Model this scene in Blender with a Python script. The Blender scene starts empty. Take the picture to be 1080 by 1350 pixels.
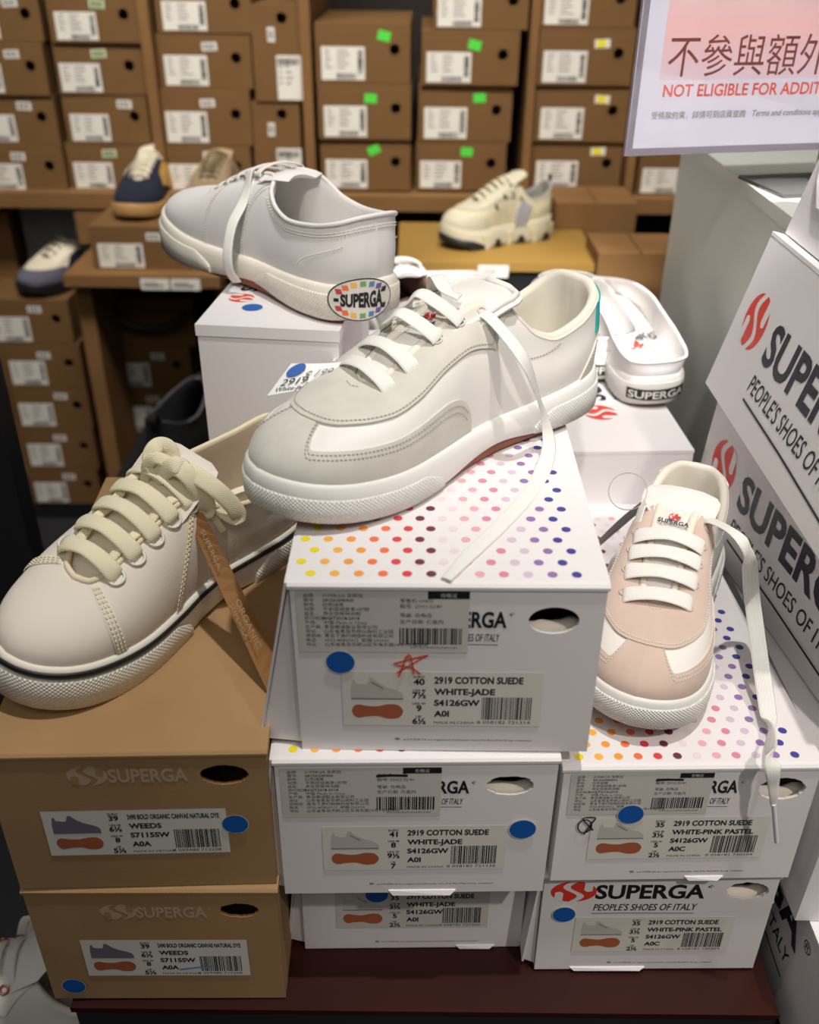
import bpy, bmesh, math, random
import numpy as np
from mathutils import Vector, Matrix, Euler

random.seed(7)
scene = bpy.context.scene
COL = scene.collection
K = .87            # metres per unit of the survey the box positions were taken in
H = 1.2            # camera height above the floor

# ------------------------------------------------------------------ camera, light, exposure
cam_data = bpy.data.cameras.new('camera')
cam = bpy.data.objects.new('camera', cam_data)
COL.objects.link(cam)
PITCH, ROLL, FPX = 0.54693, 0.010535, 1254.9
cam.location = (0, 0, H)
cam.rotation_euler = (Matrix.Rotation(math.pi / 2 - PITCH, 3, 'X') @ Matrix.Rotation(ROLL, 3, 'Z')).to_euler()
cam_data.sensor_fit = 'HORIZONTAL'
cam_data.sensor_width = 36.0
cam_data.lens = FPX / 1080 * 36.0
cam_data.clip_start = .02
cam_data.dof.use_dof = True
cam_data.dof.focus_distance = .68
cam_data.dof.aperture_fstop = 7.0
scene.camera = cam

scene.view_settings.view_transform = 'Standard'
scene.view_settings.look = 'None'
scene.view_settings.gamma = 1.0
scene.view_settings.use_curve_mapping = False
scene.view_settings.exposure = 0.0

world = bpy.data.worlds.new('shop_ambient')
scene.world = world
world.use_nodes = True
world.node_tree.nodes['Background'].inputs[0].default_value = (1.0, .96, .92, 1)
world.node_tree.nodes['Background'].inputs[1].default_value = .10


def lamp(name, kind, loc, target, energy, color=(1, .9, .78), size=.1, angle=60, blend=.6, spread=180):
    d = bpy.data.lights.new(name, kind)
    d.energy = energy
    d.color = color
    if kind == 'SPOT':
        d.spot_size = math.radians(angle); d.spot_blend = blend; d.shadow_soft_size = size
    elif kind == 'AREA':
        d.shape = 'RECTANGLE'; d.size = size[0]; d.size_y = size[1]; d.spread = math.radians(spread)
    o = bpy.data.objects.new(name, d)
    COL.objects.link(o)
    o.location = loc
    o.rotation_euler = (Vector(target) - Vector(loc)).to_track_quat('-Z', 'Y').to_euler()
    return o


lamp('ceiling_spot_front', 'SPOT', (.85, -.62, 2.55), (.29, .50, .70), 80, (1, .91, .82), .035, 25, 1.0)
lamp('ceiling_spot_above', 'SPOT', (.22, .26, 2.8), (.08, .68, .8), 90, (1, .955, .90), .035, 42, .7)
lamp('sign_fill_spot', 'SPOT', (.45, -.75, 2.7), (.27, .86, 1.16), 600, (1, .97, .95), .03, 12, .7)  # added spot that brightens the notice, no fitting of the shop
lamp('middle_fill_spot', 'SPOT', (-.12, -.85, 2.45), (.07, .82, .98), 76, (1, .95, .88), .035, 19, .9)  # added narrow spot lifting the raised shoes and rear boxes
lamp('ceiling_panel_shelf', 'AREA', (-.2, .75, 2.75), (-.1, 2.1, .8), 12.5, (1, .94, .85), (1.6, .4), spread=64)
lamp('aisle_fill', 'AREA', (-.3, -.9, 2.7), (0, .8, .6), 8, (1, .95, .89), (1.6, .8))  # added soft fill for faces turned to the camera, not a ceiling fitting


# ------------------------------------------------------------------ small helpers
def A(x, y, z):
    """survey units (camera at the origin) -> world metres"""
    return Vector((x * K, y * K, z * K + H))


_cr = Vector((math.cos(ROLL), 0, 0)) + Vector((0, math.sin(ROLL) * math.sin(PITCH), math.sin(ROLL) * math.cos(PITCH)))
_cu = Vector((-math.sin(ROLL), 0, 0)) + Vector((0, math.cos(ROLL) * math.sin(PITCH), math.cos(ROLL) * math.cos(PITCH)))
_cw = Vector((0, math.cos(PITCH), -math.sin(PITCH)))


def ray(px, py):
    return _cw + _cr * ((px - 540) / FPX) - _cu * ((py - 675) / FPX)


def on_z(px, py, z):
    """sight line through a photograph pixel met with the level z (world)"""
    d = ray(px, py)
    return Vector((0, 0, H)) + d * ((z - H) / d.z)


def on_y(px, py, y):
    d = ray(px, py)
    return Vector((0, 0, H)) + d * (y / d.y)


def srgb(r, g, b):
    def f(c):
        c /= 255
        return c / 12.92 if c <= .04045 else ((c + .055) / 1.055) ** 2.4
    return (f(r), f(g), f(b), 1)


MATS = {}


def mat(name, color, rough=.6, metal=0., var=0., scale=20., bump=0., bscale=200., weave=None, spec=.5, trans=0., alpha=1., sheen=0., detail=3):
    """procedural principled material; weave=(pitch u, pitch v, strength) works on the UV map in metres"""
    if name in MATS:
        return MATS[name]
    m = bpy.data.materials.new(name)
    m.use_nodes = True
    nt = m.node_tree
    b = nt.nodes['Principled BSDF']
    b.inputs['Base Color'].default_value = color
    b.inputs['Roughness'].default_value = rough
    b.inputs['Metallic'].default_value = metal
    b.inputs['Specular IOR Level'].default_value = spec
    if sheen:
        b.inputs['Sheen Weight'].default_value = sheen
    if trans:
        b.inputs['Transmission Weight'].default_value = trans
    b.inputs['Alpha'].default_value = alpha
    tc = nt.nodes.new('ShaderNodeTexCoord')
    if var:
        n = nt.nodes.new('ShaderNodeTexNoise'); n.inputs['Scale'].default_value = scale; n.inputs['Detail'].default_value = detail
        nt.links.new(tc.outputs['Object'], n.inputs['Vector'])
        r = nt.nodes.new('ShaderNodeMapRange'); r.inputs['From Min'].default_value = .3; r.inputs['From Max'].default_value = .7
        r.inputs['To Min'].default_value = 1 - var; r.inputs['To Max'].default_value = 1 + var
        nt.links.new(n.outputs['Fac'], r.inputs['Value'])
        mul = nt.nodes.new('ShaderNodeVectorMath'); mul.operation = 'SCALE'
        mul.inputs[0].default_value = color[:3]
        nt.links.new(r.outputs['Result'], mul.inputs['Scale'])
        nt.links.new(mul.outputs['Vector'], b.inputs['Base Color'])
    last = None
    if bump:
        n2 = nt.nodes.new('ShaderNodeTexNoise'); n2.inputs['Scale'].default_value = bscale; n2.inputs['Detail'].default_value = 4
        nt.links.new(tc.outputs['Object'], n2.inputs['Vector'])
        bp = nt.nodes.new('ShaderNodeBump'); bp.inputs['Strength'].default_value = bump; bp.inputs['Distance'].default_value = .0006
        nt.links.new(n2.outputs['Fac'], bp.inputs['Height'])
        last = bp
    if weave:
        sep = nt.nodes.new('ShaderNodeSeparateXYZ'); nt.links.new(tc.outputs['UV'], sep.inputs[0])
        outs = []
        for ax, p in ((0, weave[0]), (1, weave[1])):
            if not p:
                continue
            mm = nt.nodes.new('ShaderNodeMath'); mm.operation = 'MULTIPLY'; mm.inputs[1].default_value = 2 * math.pi / p
            nt.links.new(sep.outputs[ax], mm.inputs[0])
            si = nt.nodes.new('ShaderNodeMath'); si.operation = 'SINE'; nt.links.new(mm.outputs[0], si.inputs[0])
            outs.append(si)
        h = outs[0]
        if len(outs) == 2:
            h = nt.nodes.new('ShaderNodeMath'); h.operation = 'MULTIPLY' if weave[2] > 0 else 'MAXIMUM'
            nt.links.new(outs[0].outputs[0], h.inputs[0]); nt.links.new(outs[1].outputs[0], h.inputs[1])
        bp = nt.nodes.new('ShaderNodeBump'); bp.inputs['Strength'].default_value = abs(weave[2]); bp.inputs['Distance'].default_value = weave[3] if len(weave) > 3 else .00025
        nt.links.new(h.outputs[0], bp.inputs['Height'])
        if last:
            nt.links.new(last.outputs[0], bp.inputs['Normal'])
        last = bp
    if last:
        nt.links.new(last.outputs[0], b.inputs['Normal'])
    MATS[name] = m
    return m


class MB:
    """collects polygons with materials and UVs and links them as ONE mesh object"""

    def __init__(s):
        s.v, s.f, s.m, s.uv, s.mats, s.sm = [], [], [], [], [], []

    def mi(s, m):
        if m not in s.mats:
            s.mats.append(m)
        return s.mats.index(m)

    def add(s, verts, faces, m, uvs=None, smooth=False):
        o = len(s.v)
        s.v += [tuple(float(c) for c in p) for p in verts]
        k = s.mi(m)
        for f in faces:
            s.f.append([o + i for i in f]); s.m.append(k); s.sm.append(smooth)
            s.uv.append([tuple(uvs[i]) for i in f] if uvs is not None else [(0, 0)] * len(f))
        return s

    def box(s, lo, hi, m, M=None):
        x0, y0, z0 = lo; x1, y1, z1 = hi
        V = [(x0, y0, z0), (x1, y0, z0), (x1, y1, z0), (x0, y1, z0), (x0, y0, z1), (x1, y0, z1), (x1, y1, z1), (x0, y1, z1)]
        if M is not None:
            V = [M @ Vector(p) for p in V]
        return s.add(V, [(0, 3, 2, 1), (4, 5, 6, 7), (0, 1, 5, 4), (1, 2, 6, 5), (2, 3, 7, 6), (3, 0, 4, 7)], m)

    def grid(s, P, m, wrap_u=False, wrap_v=False, uv=None, smooth=True, flip=False):
        """P [nu][nv][3]"""
        P = np.asarray(P, float)
        nu, nv = P.shape[:2]
        F = []
        for i in range(nu if wrap_u else nu - 1):
            for j in range(nv if wrap_v else nv - 1):
                a, b, c, d = i * nv + j, ((i + 1) % nu) * nv + j, ((i + 1) % nu) * nv + (j + 1) % nv, i * nv + (j + 1) % nv
                F.append((a, d, c, b) if flip else (a, b, c, d))
        U = None if uv is None else np.asarray(uv, float).reshape(-1, 2)
        return s.add(P.reshape(-1, 3), F, m, U, smooth)

    def tube(s, pts, r, m, n=8, closed=False, caps=True):
        pts = [Vector(p) for p in pts]
        R = r if hasattr(r, '__len__') else [r] * len(pts)
        rows = []
        up = Vector((0, 0, 1))
        prev = None
        for i, p in enumerate(pts):
            a = pts[(i - 1) % len(pts)] if closed else pts[max(i - 1, 0)]
            b = pts[(i + 1) % len(pts)] if closed else pts[min(i + 1, len(pts) - 1)]
            t = (b - a).normalized()
            if prev is None:
                x = t.orthogonal().normalized()
            else:
                x = (prev - t * prev.dot(t)).normalized()
            prev = x
            y = t.cross(x)
            rows.append([p + (x * math.cos(2 * math.pi * k / n) + y * math.sin(2 * math.pi * k / n)) * R[i] for k in range(n)])
        s.grid(rows, m, wrap_u=closed, wrap_v=True, smooth=True)
        if caps and not closed:
            s.add(rows[0], [list(range(n))[::-1]], m); s.add(rows[-1], [list(range(n))], m)
        return s

    def build(s, name, parent=None):
        me = bpy.data.meshes.new(name)
        me.from_pydata(s.v, [], s.f)
        for m in s.mats:
            me.materials.append(m)
        me.polygons.foreach_set('material_index', s.m)
        me.polygons.foreach_set('use_smooth', s.sm)
        ul = me.uv_layers.new(name='UVMap')
        ul.data.foreach_set('uv', [c for f in s.uv for q in f for c in q])
        me.update()
        o = bpy.data.objects.new(name, me)
        COL.objects.link(o)
        if parent is not None:
            o.parent = parent
        return o


def tag(o, label=None, cat=None, group=None, kind=None):
    if label: o['label'] = label
    if cat: o['category'] = cat
    if group: o['group'] = group
    if kind: o['kind'] = kind
    return o


def empty(name, loc=(0, 0, 0), rot=None, scale=1.0):
    o = bpy.data.objects.new(name, None)
    o.empty_display_size = .02
    COL.objects.link(o)
    o.location = loc
    if rot is not None:
        o.rotation_euler = rot
    o.scale = (scale,) * 3
    return o


def copy_tree(o, parent=None):
    c = o.copy(); COL.objects.link(c)
    if parent is not None:
        c.parent = parent
    for ch in list(o.children):
        copy_tree(ch, c)
    return c


# ------------------------------------------------------------------ lettering
_TXT = {}


def text_mesh(body, bold=0., shear=0., res=3):
    key = (body, bold, shear, res)
    if key not in _TXT:
        c = bpy.data.curves.new('t', 'FONT')
        bold = bold if max(map(ord, body)) < 9000 else 0.0
        c.body = body; c.size = 1; c.resolution_u = res; c.offset = bold; c.shear = shear
        o = bpy.data.objects.new('t', c)
        m = bpy.data.meshes.new_from_object(o)
        V = np.array([v.co[:2] for v in m.vertices]) if len(m.vertices) else np.zeros((0, 2))
        F = [tuple(p.vertices) for p in m.polygons]
        bpy.data.objects.remove(o); bpy.data.curves.remove(c); bpy.data.meshes.remove(m)
        _TXT[key] = (V, F)
    return _TXT[key]


class Decal:
    """prints on a flat face of mesh builder mb: origin, right, up (vectors), normal = right x up"""

    def __init__(s, mb, o, ex, ey, lift=.0002):
        s.mb, s.o, s.ex, s.ey = mb, Vector(o), Vector(ex).normalized(), Vector(ey).normalized()
        s.n = s.ex.cross(s.ey)
        s.lift = lift

    def p(s, x, y, l=1):
        return s.o + s.ex * x + s.ey * y + s.n * (s.lift * l)

    def poly(s, pts, m, l=1):
        s.mb.add([s.p(x, y, l) for x, y in pts], [list(range(len(pts)))], m)

    def rect(s, x0, y0, x1, y1, m, l=1):
        s.poly([(x0, y0), (x1, y0), (x1, y1), (x0, y1)], m, l)

    def disc(s, x, y, rx, ry, m, l=1, n=28):
        s.poly([(x + rx * math.cos(2 * math.pi * k / n), y + ry * math.sin(2 * math.pi * k / n)) for k in range(n)], m, l)

    def text(s, body, x, y, h, m, width=None, l=2, bold=0., shear=0., align='l', res=3, sx=1.0):
        """h = cap height; width, if given, is the total width fitted"""
        V, F = text_mesh(body, bold, shear, res)
        if not len(V):
            return
        k = h / .69
        x0, x1 = V[:, 0].min(), V[:, 0].max()
        kx = k * sx if width is None else width / (x1 - x0)
        w = (x1 - x0) * kx
        ox = x - (0 if align == 'l' else w / 2 if align == 'c' else w)
        s.mb.add([s.p(ox + (q[0] - x0) * kx, y + q[1] * k, l) for q in V], F, m)

    def line(s, pts, wd, m, l=2):
        P = np.array(pts, float)
        d = np.gradient(P, axis=0)
        nn = np.stack([-d[:, 1], d[:, 0]], 1)
        nn /= np.maximum(np.linalg.norm(nn, axis=1, keepdims=True), 1e-9)
        a, b = P + nn * wd / 2, P - nn * wd / 2
        V = [s.p(*q, l) for q in a] + [s.p(*q, l) for q in b]
        n = len(P)
        s.mb.add(V, [(i, n + i, n + i + 1, i + 1) for i in range(n - 1)], m)

    def barcode(s, x, y, w, h, m, seed=1, l=2, n=40):
        rnd = random.Random(seed)
        cx = 0
        bars = []
        while cx < 95:
            b = rnd.choice((1, 1, 2, 2, 3)); g = rnd.choice((1, 1, 2, 2))
            bars.append((cx, b)); cx += b + g
        for a, b in bars:
            s.rect(x + a / cx * w, y, x + (a + b) / cx * w, y + h, m, l)

    def logo(s, x, y, rx, ry, m, back, l=1):
        """round two-hook mark"""
        n = 24
        for sg in (1, -1):
            edge = []
            for k in range(n + 1):
                yy = -1 + 2 * k / n
                edge.append((-.16 - .34 * math.sin(math.pi * yy * .95) * (1 - .25 * yy * yy), yy * .93))
            arc = []
            for k in range(n + 1):
                a = math.pi / 2 + .18 + (math.pi - .36) * k / n
                arc.append((math.cos(a), math.sin(a)))
            pts = [(max(ex_, -.98), ey_) for ex_, ey_ in edge] + arc
            V = [s.p(x + sg * px * rx, y + sg * py * ry, l) for px, py in pts]
            F = []
            ne = n + 1
            for k in range(n):
                F.append((k, k + 1, ne + (n - k - 1), ne + (n - k)) if sg > 0 else (k, k + 1, ne + (n - k - 1), ne + (n - k)))
            s.mb.add(V, F, m)
            slot = [(-.82, -.75), (-.46, -1.0), (-.44, -.16), (-.58, .02), (-.80, -.05)]
            s.poly([(x + sg * px * rx, y + sg * py * ry) for px, py in slot], back, l + 1)
# ------------------------------------------------------------------ shoe surface mathematics (pure numpy)
def catmull(pts, n, closed=False):
    P = np.array(pts, float)
    m = len(P)
    out = []
    segs = m if closed else m - 1
    per = max(2, n // segs)
    for i in range(segs):
        if closed:
            p0, p1, p2, p3 = P[(i - 1) % m], P[i], P[(i + 1) % m], P[(i + 2) % m]
        else:
            p1, p2 = P[i], P[i + 1]
            p0 = P[i - 1] if i > 0 else 2 * p1 - p2
            p3 = P[i + 2] if i + 2 < m else 2 * p2 - p1
        for k in range(per):
            t = k / per
            out.append(0.5 * (2 * p1 + (p2 - p0) * t + (2 * p0 - 5 * p1 + 4 * p2 - p3) * t * t + (3 * p1 - p0 - 3 * p2 + p3) * t ** 3))
    if not closed:
        out.append(P[-1])
    return np.array(out)


def resample(P, n, closed=False):
    Q = np.vstack([P, P[:1]]) if closed else P
    s = np.concatenate([[0], np.cumsum(np.linalg.norm(np.diff(Q, axis=0), axis=1))])
    u = np.linspace(0, s[-1], n + 1)[:-1] if closed else np.linspace(0, s[-1], n)
    return np.stack([np.interp(u, s, Q[:, k]) for k in range(Q.shape[1])], 1)


def smoothstep(a, b, x):
    t = np.clip((np.asarray(x, float) - a) / (b - a), 0, 1)
    return t * t * (3 - 2 * t)


def pchip(xs, ys, q):
    xs = np.asarray(xs, float); ys = np.asarray(ys, float); q = np.asarray(q, float)
    h = np.diff(xs); d = np.diff(ys) / h
    m = np.zeros_like(ys)
    m[0], m[-1] = d[0], d[-1]
    for i in range(1, len(xs) - 1):
        if d[i - 1] * d[i] > 0:
            w1, w2 = 2 * h[i] + h[i - 1], h[i] + 2 * h[i - 1]
            m[i] = (w1 + w2) / (w1 / d[i - 1] + w2 / d[i])
    i = np.clip(np.searchsorted(xs, q) - 1, 0, len(h) - 1)
    t = np.clip((q - xs[i]) / h[i], 0, 1)
    return ((1 + 2 * t) * (1 - t) ** 2 * ys[i] + t * (1 - t) ** 2 * h[i] * m[i] + t * t * (3 - 2 * t) * ys[i + 1] + t * t * (t - 1) * h[i] * m[i + 1])


OUT_X = [0, .008, .03, .065, .12, .2, .3, .4, .5, .6, .7, .78, .86, .92, .965, .99, 1.0]
OUT_W = [0, .27, .50, .655, .755, .80, .78, .765, .825, .93, 1.0, .985, .89, .73, .50, .25, 0]


class Shoe:
    """x runs heel -> toe, y to the wearer's left of the shoe, z up. t = 0 heel, .5 toe tip, going round by the +y side."""

    def __init__(s, L=.285, W=.104, toe=.026, mid=.025, heel=.03, spring=.010, bend=.05, keys=None, inset=.0045, alpha=.62, beta=.5, gamma=.06, rear=.012):
        s.L, s.W = L, W
        s.toe, s.mid, s.heel, s.spring, s.rear = toe, mid, heel, spring, rear
        s.inset, s.al, s.be, s.ga = inset, alpha, beta, gamma
        s.bend = bend
        xs, ws = np.array(OUT_X), np.array(OUT_W)
        th = np.linspace(0, np.pi, 400)
        xx = .5 - .5 * np.cos(th)
        a = catmull(np.stack([xs, ws], 1), 1600)
        left = np.stack([a[:, 0] * L, a[:, 1] * W / 2], 1)
        right = left[::-1].copy(); right[:, 1] *= -1
        loop = np.vstack([left, right[1:-1]])
        loop[:, 1] += s.yc(loop[:, 0])
        s.N = 720
        q = resample(loop, s.N, True)
        # put toe tip exactly at the middle index
        s.out = q
        s.tt = np.arange(s.N) / s.N
        s.keys = keys
        k = np.array(keys, float)
        s.kx = k[:, 0]
        s.k = k

    def yc(s, x):
        f = np.asarray(x) / s.L
        return s.bend * s.W * (smoothstep(.45, 1.0, f) * 1.0 - .35 * np.sin(np.pi * np.clip(f, 0, 1)) ** 2)

    def zb(s, x):          # underside of the rubber (toe spring)
        f = np.asarray(x) / s.L
        return s.spring * np.clip((f - .68) / .32, 0, 1) ** 2 + .004 * np.clip((.1 - f) / .1, 0, 1) ** 2

    def zt(s, x):          # top of the rubber
        f = np.asarray(x) / s.L
        h = s.mid + (s.toe - s.mid) * smoothstep(.55, .9, f) + (s.heel - s.mid) * (1 - smoothstep(.05, .4, f))
        return s.zb(x) + h

    def o2(s, t):
        t = np.asarray(t, float) % 1
        i = t * s.N
        i0 = np.floor(i).astype(int) % s.N; fr = (i - np.floor(i))[..., None]
        return s.out[i0] * (1 - fr) + s.out[(i0 + 1) % s.N] * fr

    def n2(s, t):
        e = .004
        d = s.o2(np.asarray(t) + e) - s.o2(np.asarray(t) - e)
        n = np.stack([d[..., 1], -d[..., 0]], -1)
        # loop runs heel -> +y side -> toe -> -y side: outward normal is on the right hand side reversed
        n = -n
        return n / np.maximum(np.linalg.norm(n, axis=-1, keepdims=True), 1e-9)

    def tx(s, f, side=1):   # t at which the outline has x = f*L on that side
        half = s.N // 2
        x = s.out[:half + 1, 0]
        i = np.interp(f * s.L, x, np.arange(half + 1))
        return i / s.N if side > 0 else 1 - i / s.N

    def base(s, t):
        p = s.o2(t) - s.n2(t) * s.inset
        x = p[..., 0]
        return np.concatenate([p, (s.zt(x) - .004)[..., None]], -1)

    def top(s, t):
        t = np.asarray(t, float) % 1
        u = np.where(t <= .5, t, 1 - t) * 2            # 0 heel .. 1 toe, by arc
        f = np.clip(s.o2(t)[..., 0] / s.L, 0, 1)
        q = np.where(t <= .5, f, f)
        # use arc mapped keys: key position is outline x fraction, monotone in u
        half = s.N // 2
        xs = s.out[:half + 1, 0] / s.L
        ku = np.interp(s.kx, xs, np.arange(half + 1) / half)
        ku[0], ku[-1] = 0, 1
        sg = np.where(t <= .5, 1, -1)
        x = pchip(ku, s.k[:, 1], u) * s.L
        y = pchip(ku, s.k[:, 2], u) * sg + s.yc(x)
        z = pchip(ku, s.k[:, 3], u)
        return np.stack([x, y, z], -1)

    def be_t(s, t):
        t = np.asarray(t, float) % 1
        u = np.where(t <= .5, t, 1 - t) * 2
        half = s.N // 2
        xs = s.out[:half + 1, 0] / s.L
        uc = np.interp(.40, xs, np.arange(half + 1) / half)
        w = smoothstep(uc - .06, uc + .06, u)
        return s.be * w + .25 * (1 - w), s.ga * w + .45 * (1 - w)

    def surf(s, t, r):
        t, r = np.broadcast_arrays(np.asarray(t, float), np.asarray(r, float))
        B, T = s.base(t), s.top(t)
        n = s.n2(t)
        dz = (T - B)[..., 2:]
        be, ga = s.be_t(t)
        up = np.concatenate([np.zeros_like(dz), np.zeros_like(dz), dz], -1)
        P1 = B + up * s.al + np.concatenate([n, np.zeros_like(dz)], -1) * (.004 + 0 * dz)
        hz = np.concatenate([(B - T)[..., :2], np.zeros_like(dz)], -1)
        P2 = T + hz * be[..., None] - up * ga[..., None]
        r = r[..., None]
        return (1 - r) ** 3 * B + 3 * r * (1 - r) ** 2 * P1 + 3 * r * r * (1 - r) * P2 + r ** 3 * T

    def norm(s, t, r):
        e = 2e-3
        r = np.asarray(r, float)
        r0, r1 = np.clip(r - e, 0, 1), np.clip(r + e, 0, 1)
        dt = s.surf(np.asarray(t) + e, r) - s.surf(np.asarray(t) - e, r)
        dr = s.surf(t, r1) - s.surf(t, r0)
        n = np.cross(dr, dt)
        return n / np.maximum(np.linalg.norm(n, axis=-1, keepdims=True), 1e-12)

    def pt(s, t, r, off=0.0):
        return s.surf(t, r) + s.norm(t, r) * off
# ------------------------------------------------------------------ materials
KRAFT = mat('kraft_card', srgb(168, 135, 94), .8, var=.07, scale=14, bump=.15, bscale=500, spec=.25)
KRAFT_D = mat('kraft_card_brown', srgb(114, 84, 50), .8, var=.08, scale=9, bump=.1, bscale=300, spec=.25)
KRAFT_OLD = mat('carton_card', srgb(128, 94, 58), .85, var=.12, scale=7, bump=.2, bscale=160, spec=.2)
KRAFT_EDGE = mat('carton_raw_edge', srgb(150, 110, 66), .9, var=.15, scale=40)
KRAFT_IN = mat('kraft_rim_seam', srgb(120, 92, 60), .9)  # brown of the finger hole rims and lid seams
WHITE = mat('white_coated_card', srgb(232, 229, 230), .55, var=.015, scale=6, bump=.05, bscale=60, spec=.35)
WHITE_EDGE = mat('white_card_edge', srgb(214, 210, 205), .8, var=.05, scale=60)
DARK_IN = mat('box_inside_dark', srgb(40, 34, 30), .9)  # near-black colour stands in for the shade inside the boxes
STICK = mat('sticker_paper', srgb(225, 222, 214), .5, var=.01)
STICK2 = mat('sticker_film', srgb(208, 206, 200), .35, var=.01)
INK = mat('black_ink', srgb(26, 26, 30), .55)
NAVYINK = mat('navy_ink', srgb(28, 30, 52), .5)
GREYINK = mat('grey_ink', srgb(120, 118, 118), .6)
FAINT = mat('faint_ink', srgb(196, 193, 191), .6)
RED = mat('logo_red', srgb(225, 62, 48), .45)
DKRED = mat('logo_dark_red', srgb(176, 38, 40), .45)
KPRINT = mat('pale_print_on_kraft', srgb(190, 166, 134), .7)
BLUE = mat('blue_dot_paper', srgb(20, 92, 176), .5)
SOLEPIC = mat('printed_sole_brown', srgb(172, 96, 62), .6)
SHOEPIC = mat('printed_shoe_grey', srgb(196, 195, 188), .6)
SHOEPIC2 = mat('printed_shoe_slate', srgb(112, 110, 122), .6)
ORANGEPEN = mat('orange_marker', srgb(222, 84, 40), .5)
BLUEPEN = mat('blue_marker', srgb(96, 160, 205), .5)
GREEN = mat('green_sticker', srgb(82, 214, 72), .5)
YELLOW = mat('yellow_sticker', srgb(236, 220, 50), .5)
PALEGREEN = mat('pale_green_sticker', srgb(170, 196, 130), .5)
LABELINK = mat('label_print_grey', srgb(112, 110, 108), .7)
TISSUE = mat('tissue_paper', srgb(228, 220, 206), .8, bump=.3, bscale=40)
DOTS = [mat('dot_%s' % n, srgb(*c), .5) for n, c in (
    ('yellow', (240, 220, 24)), ('amber', (242, 180, 74)), ('orange', (240, 158, 60)), ('coral', (238, 116, 76)), ('red', (218, 66, 72)),
    ('maroon', (110, 46, 62)), ('blush', (232, 214, 219)), ('pink', (230, 170, 184)), ('rose', (216, 136, 160)), ('lilac', (212, 190, 212)),
    ('purple', (146, 112, 172)), ('navy', (64, 66, 148)))]
MAHOG = mat('mahogany_veneer', srgb(50, 18, 14), .45, var=.35, scale=5, spec=.25)
BLACKP = mat('black_panel', srgb(42, 42, 44), .5, var=.1, scale=10)
BLACKM = mat('black_metal', srgb(30, 30, 33), .45)
FLOORM = mat('dark_carpet', srgb(34, 33, 36), .95, var=.2, scale=60, bump=.4, bscale=400)
WALLM = mat('back_wall_paint', srgb(70, 60, 52), .9, var=.05)
CABINET = mat('grey_white_laminate', srgb(206, 208, 202), .4, var=.02, scale=3)
GUM = mat('gum_rubber', srgb(138, 84, 58), .6, var=.06, scale=40)

RUBBER = mat('white_rubber', srgb(236, 235, 230), .45, var=.01, spec=.4)
RUBBER_T = mat('white_rubber_texture', srgb(234, 233, 228), .5, weave=(.0026, .0026, 1., .00038), spec=.35)
CREAM_R = mat('cream_rubber', srgb(242, 236, 222), .5, spec=.35)
CREAM_RT = mat('cream_rubber_texture', srgb(242, 236, 222), .5, weave=(.0031, .0031, 1., .0005), spec=.3)
IVORY_R = mat('ivory_rubber', srgb(238, 233, 220), .45, spec=.4)
IVORY_RT = mat('ivory_rubber_texture', srgb(236, 231, 218), .5, weave=(.0027, .0027, 1., .0004), spec=.35)
LEATHER = mat('white_leather', srgb(236, 233, 228), .5, bump=.08, bscale=260, spec=.4)
SUEDE = mat('grey_suede', srgb(210, 207, 198), .95, var=.05, scale=60, bump=.12, bscale=700, sheen=.2, spec=.1)
PINKSUEDE = mat('pink_suede', srgb(208, 187, 174), .95, var=.04, scale=60, bump=.12, bscale=700, sheen=.2, spec=.1)
STITCH = mat('white_thread', srgb(232, 228, 220), .8)
STITCH_D = mat('grey_thread', srgb(176, 172, 164), .9)  # darker thread for the stitch rows on the grey suede
STITCH_C = mat('cream_thread', srgb(238, 230, 200), .8)
LINING = mat('white_textile_lining', srgb(232, 226, 212), .9, weave=(.0016, .0016, .2), bump=.06, bscale=60)
INSOLE = mat('white_insole', srgb(226, 222, 216), .8)
TEAL = mat('teal_leather', srgb(30, 160, 158), .4)
LACE = mat('white_lace', srgb(238, 237, 232), .85, weave=(.0015, 0, .5))
LACE_C = mat('cream_lace', srgb(244, 236, 204), .9, weave=(.0016, .0022, .5), bump=.15, bscale=500)
CANVAS_W = mat('white_canvas', srgb(234, 231, 230), .9, weave=(.0013, .0013, .25))
CANVAS_C = mat('cream_canvas', srgb(243, 234, 221), .9, weave=(.0015, .0015, .4), bump=.06, bscale=200)
CANVAS_C2 = mat('natural_canvas_back', srgb(206, 188, 164), .9, weave=(.0014, .0014, .3))
TAPE_C = mat('cream_binding', srgb(238, 228, 196), .85, weave=(.0016, .0016, .4))
BLACKR = mat('black_rubber', srgb(26, 26, 28), .45)
EYELET = mat('white_eyelet', srgb(235, 232, 224), .35)
METAL = mat('steel_eyelet', srgb(190, 188, 186), .3, metal=.9)
COPPER = mat('rose_gold_eyelet', srgb(196, 128, 100), .3, metal=.9)
TWINE = mat('jute_twine', srgb(150, 120, 92), .95)
TAGK = mat('kraft_tag', srgb(146, 104, 58), .8, var=.05, scale=30)
TAGW = mat('white_tag', srgb(236, 236, 236), .35)
TAGD = mat('dark_tag_back', srgb(70, 64, 66), .35)
CLEAR = mat('clear_plastic', (.9, .9, .9, 1), .08, trans=.95, spec=.5)
ACRYL = mat('acrylic_edge', srgb(168, 160, 172), .15, trans=.35, spec=.6)
SIGNPAPER = mat('sign_paper', srgb(226, 222, 236), .3)
# ------------------------------------------------------------------ setting
def structure(name, lo, hi, m):
    b = MB(); b.box(lo, hi, m)
    return tag(b.build(name), kind='structure')


structure('floor', (-4, -2.5, -.05), (4, 3.2, 0), FLOORM)
structure('wall_back', (-4, 2.75, 0), (4, 2.85, 3), WALLM)

# ------------------------------------------------------------------ shoeboxes of the display
R2D = math.radians


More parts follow.
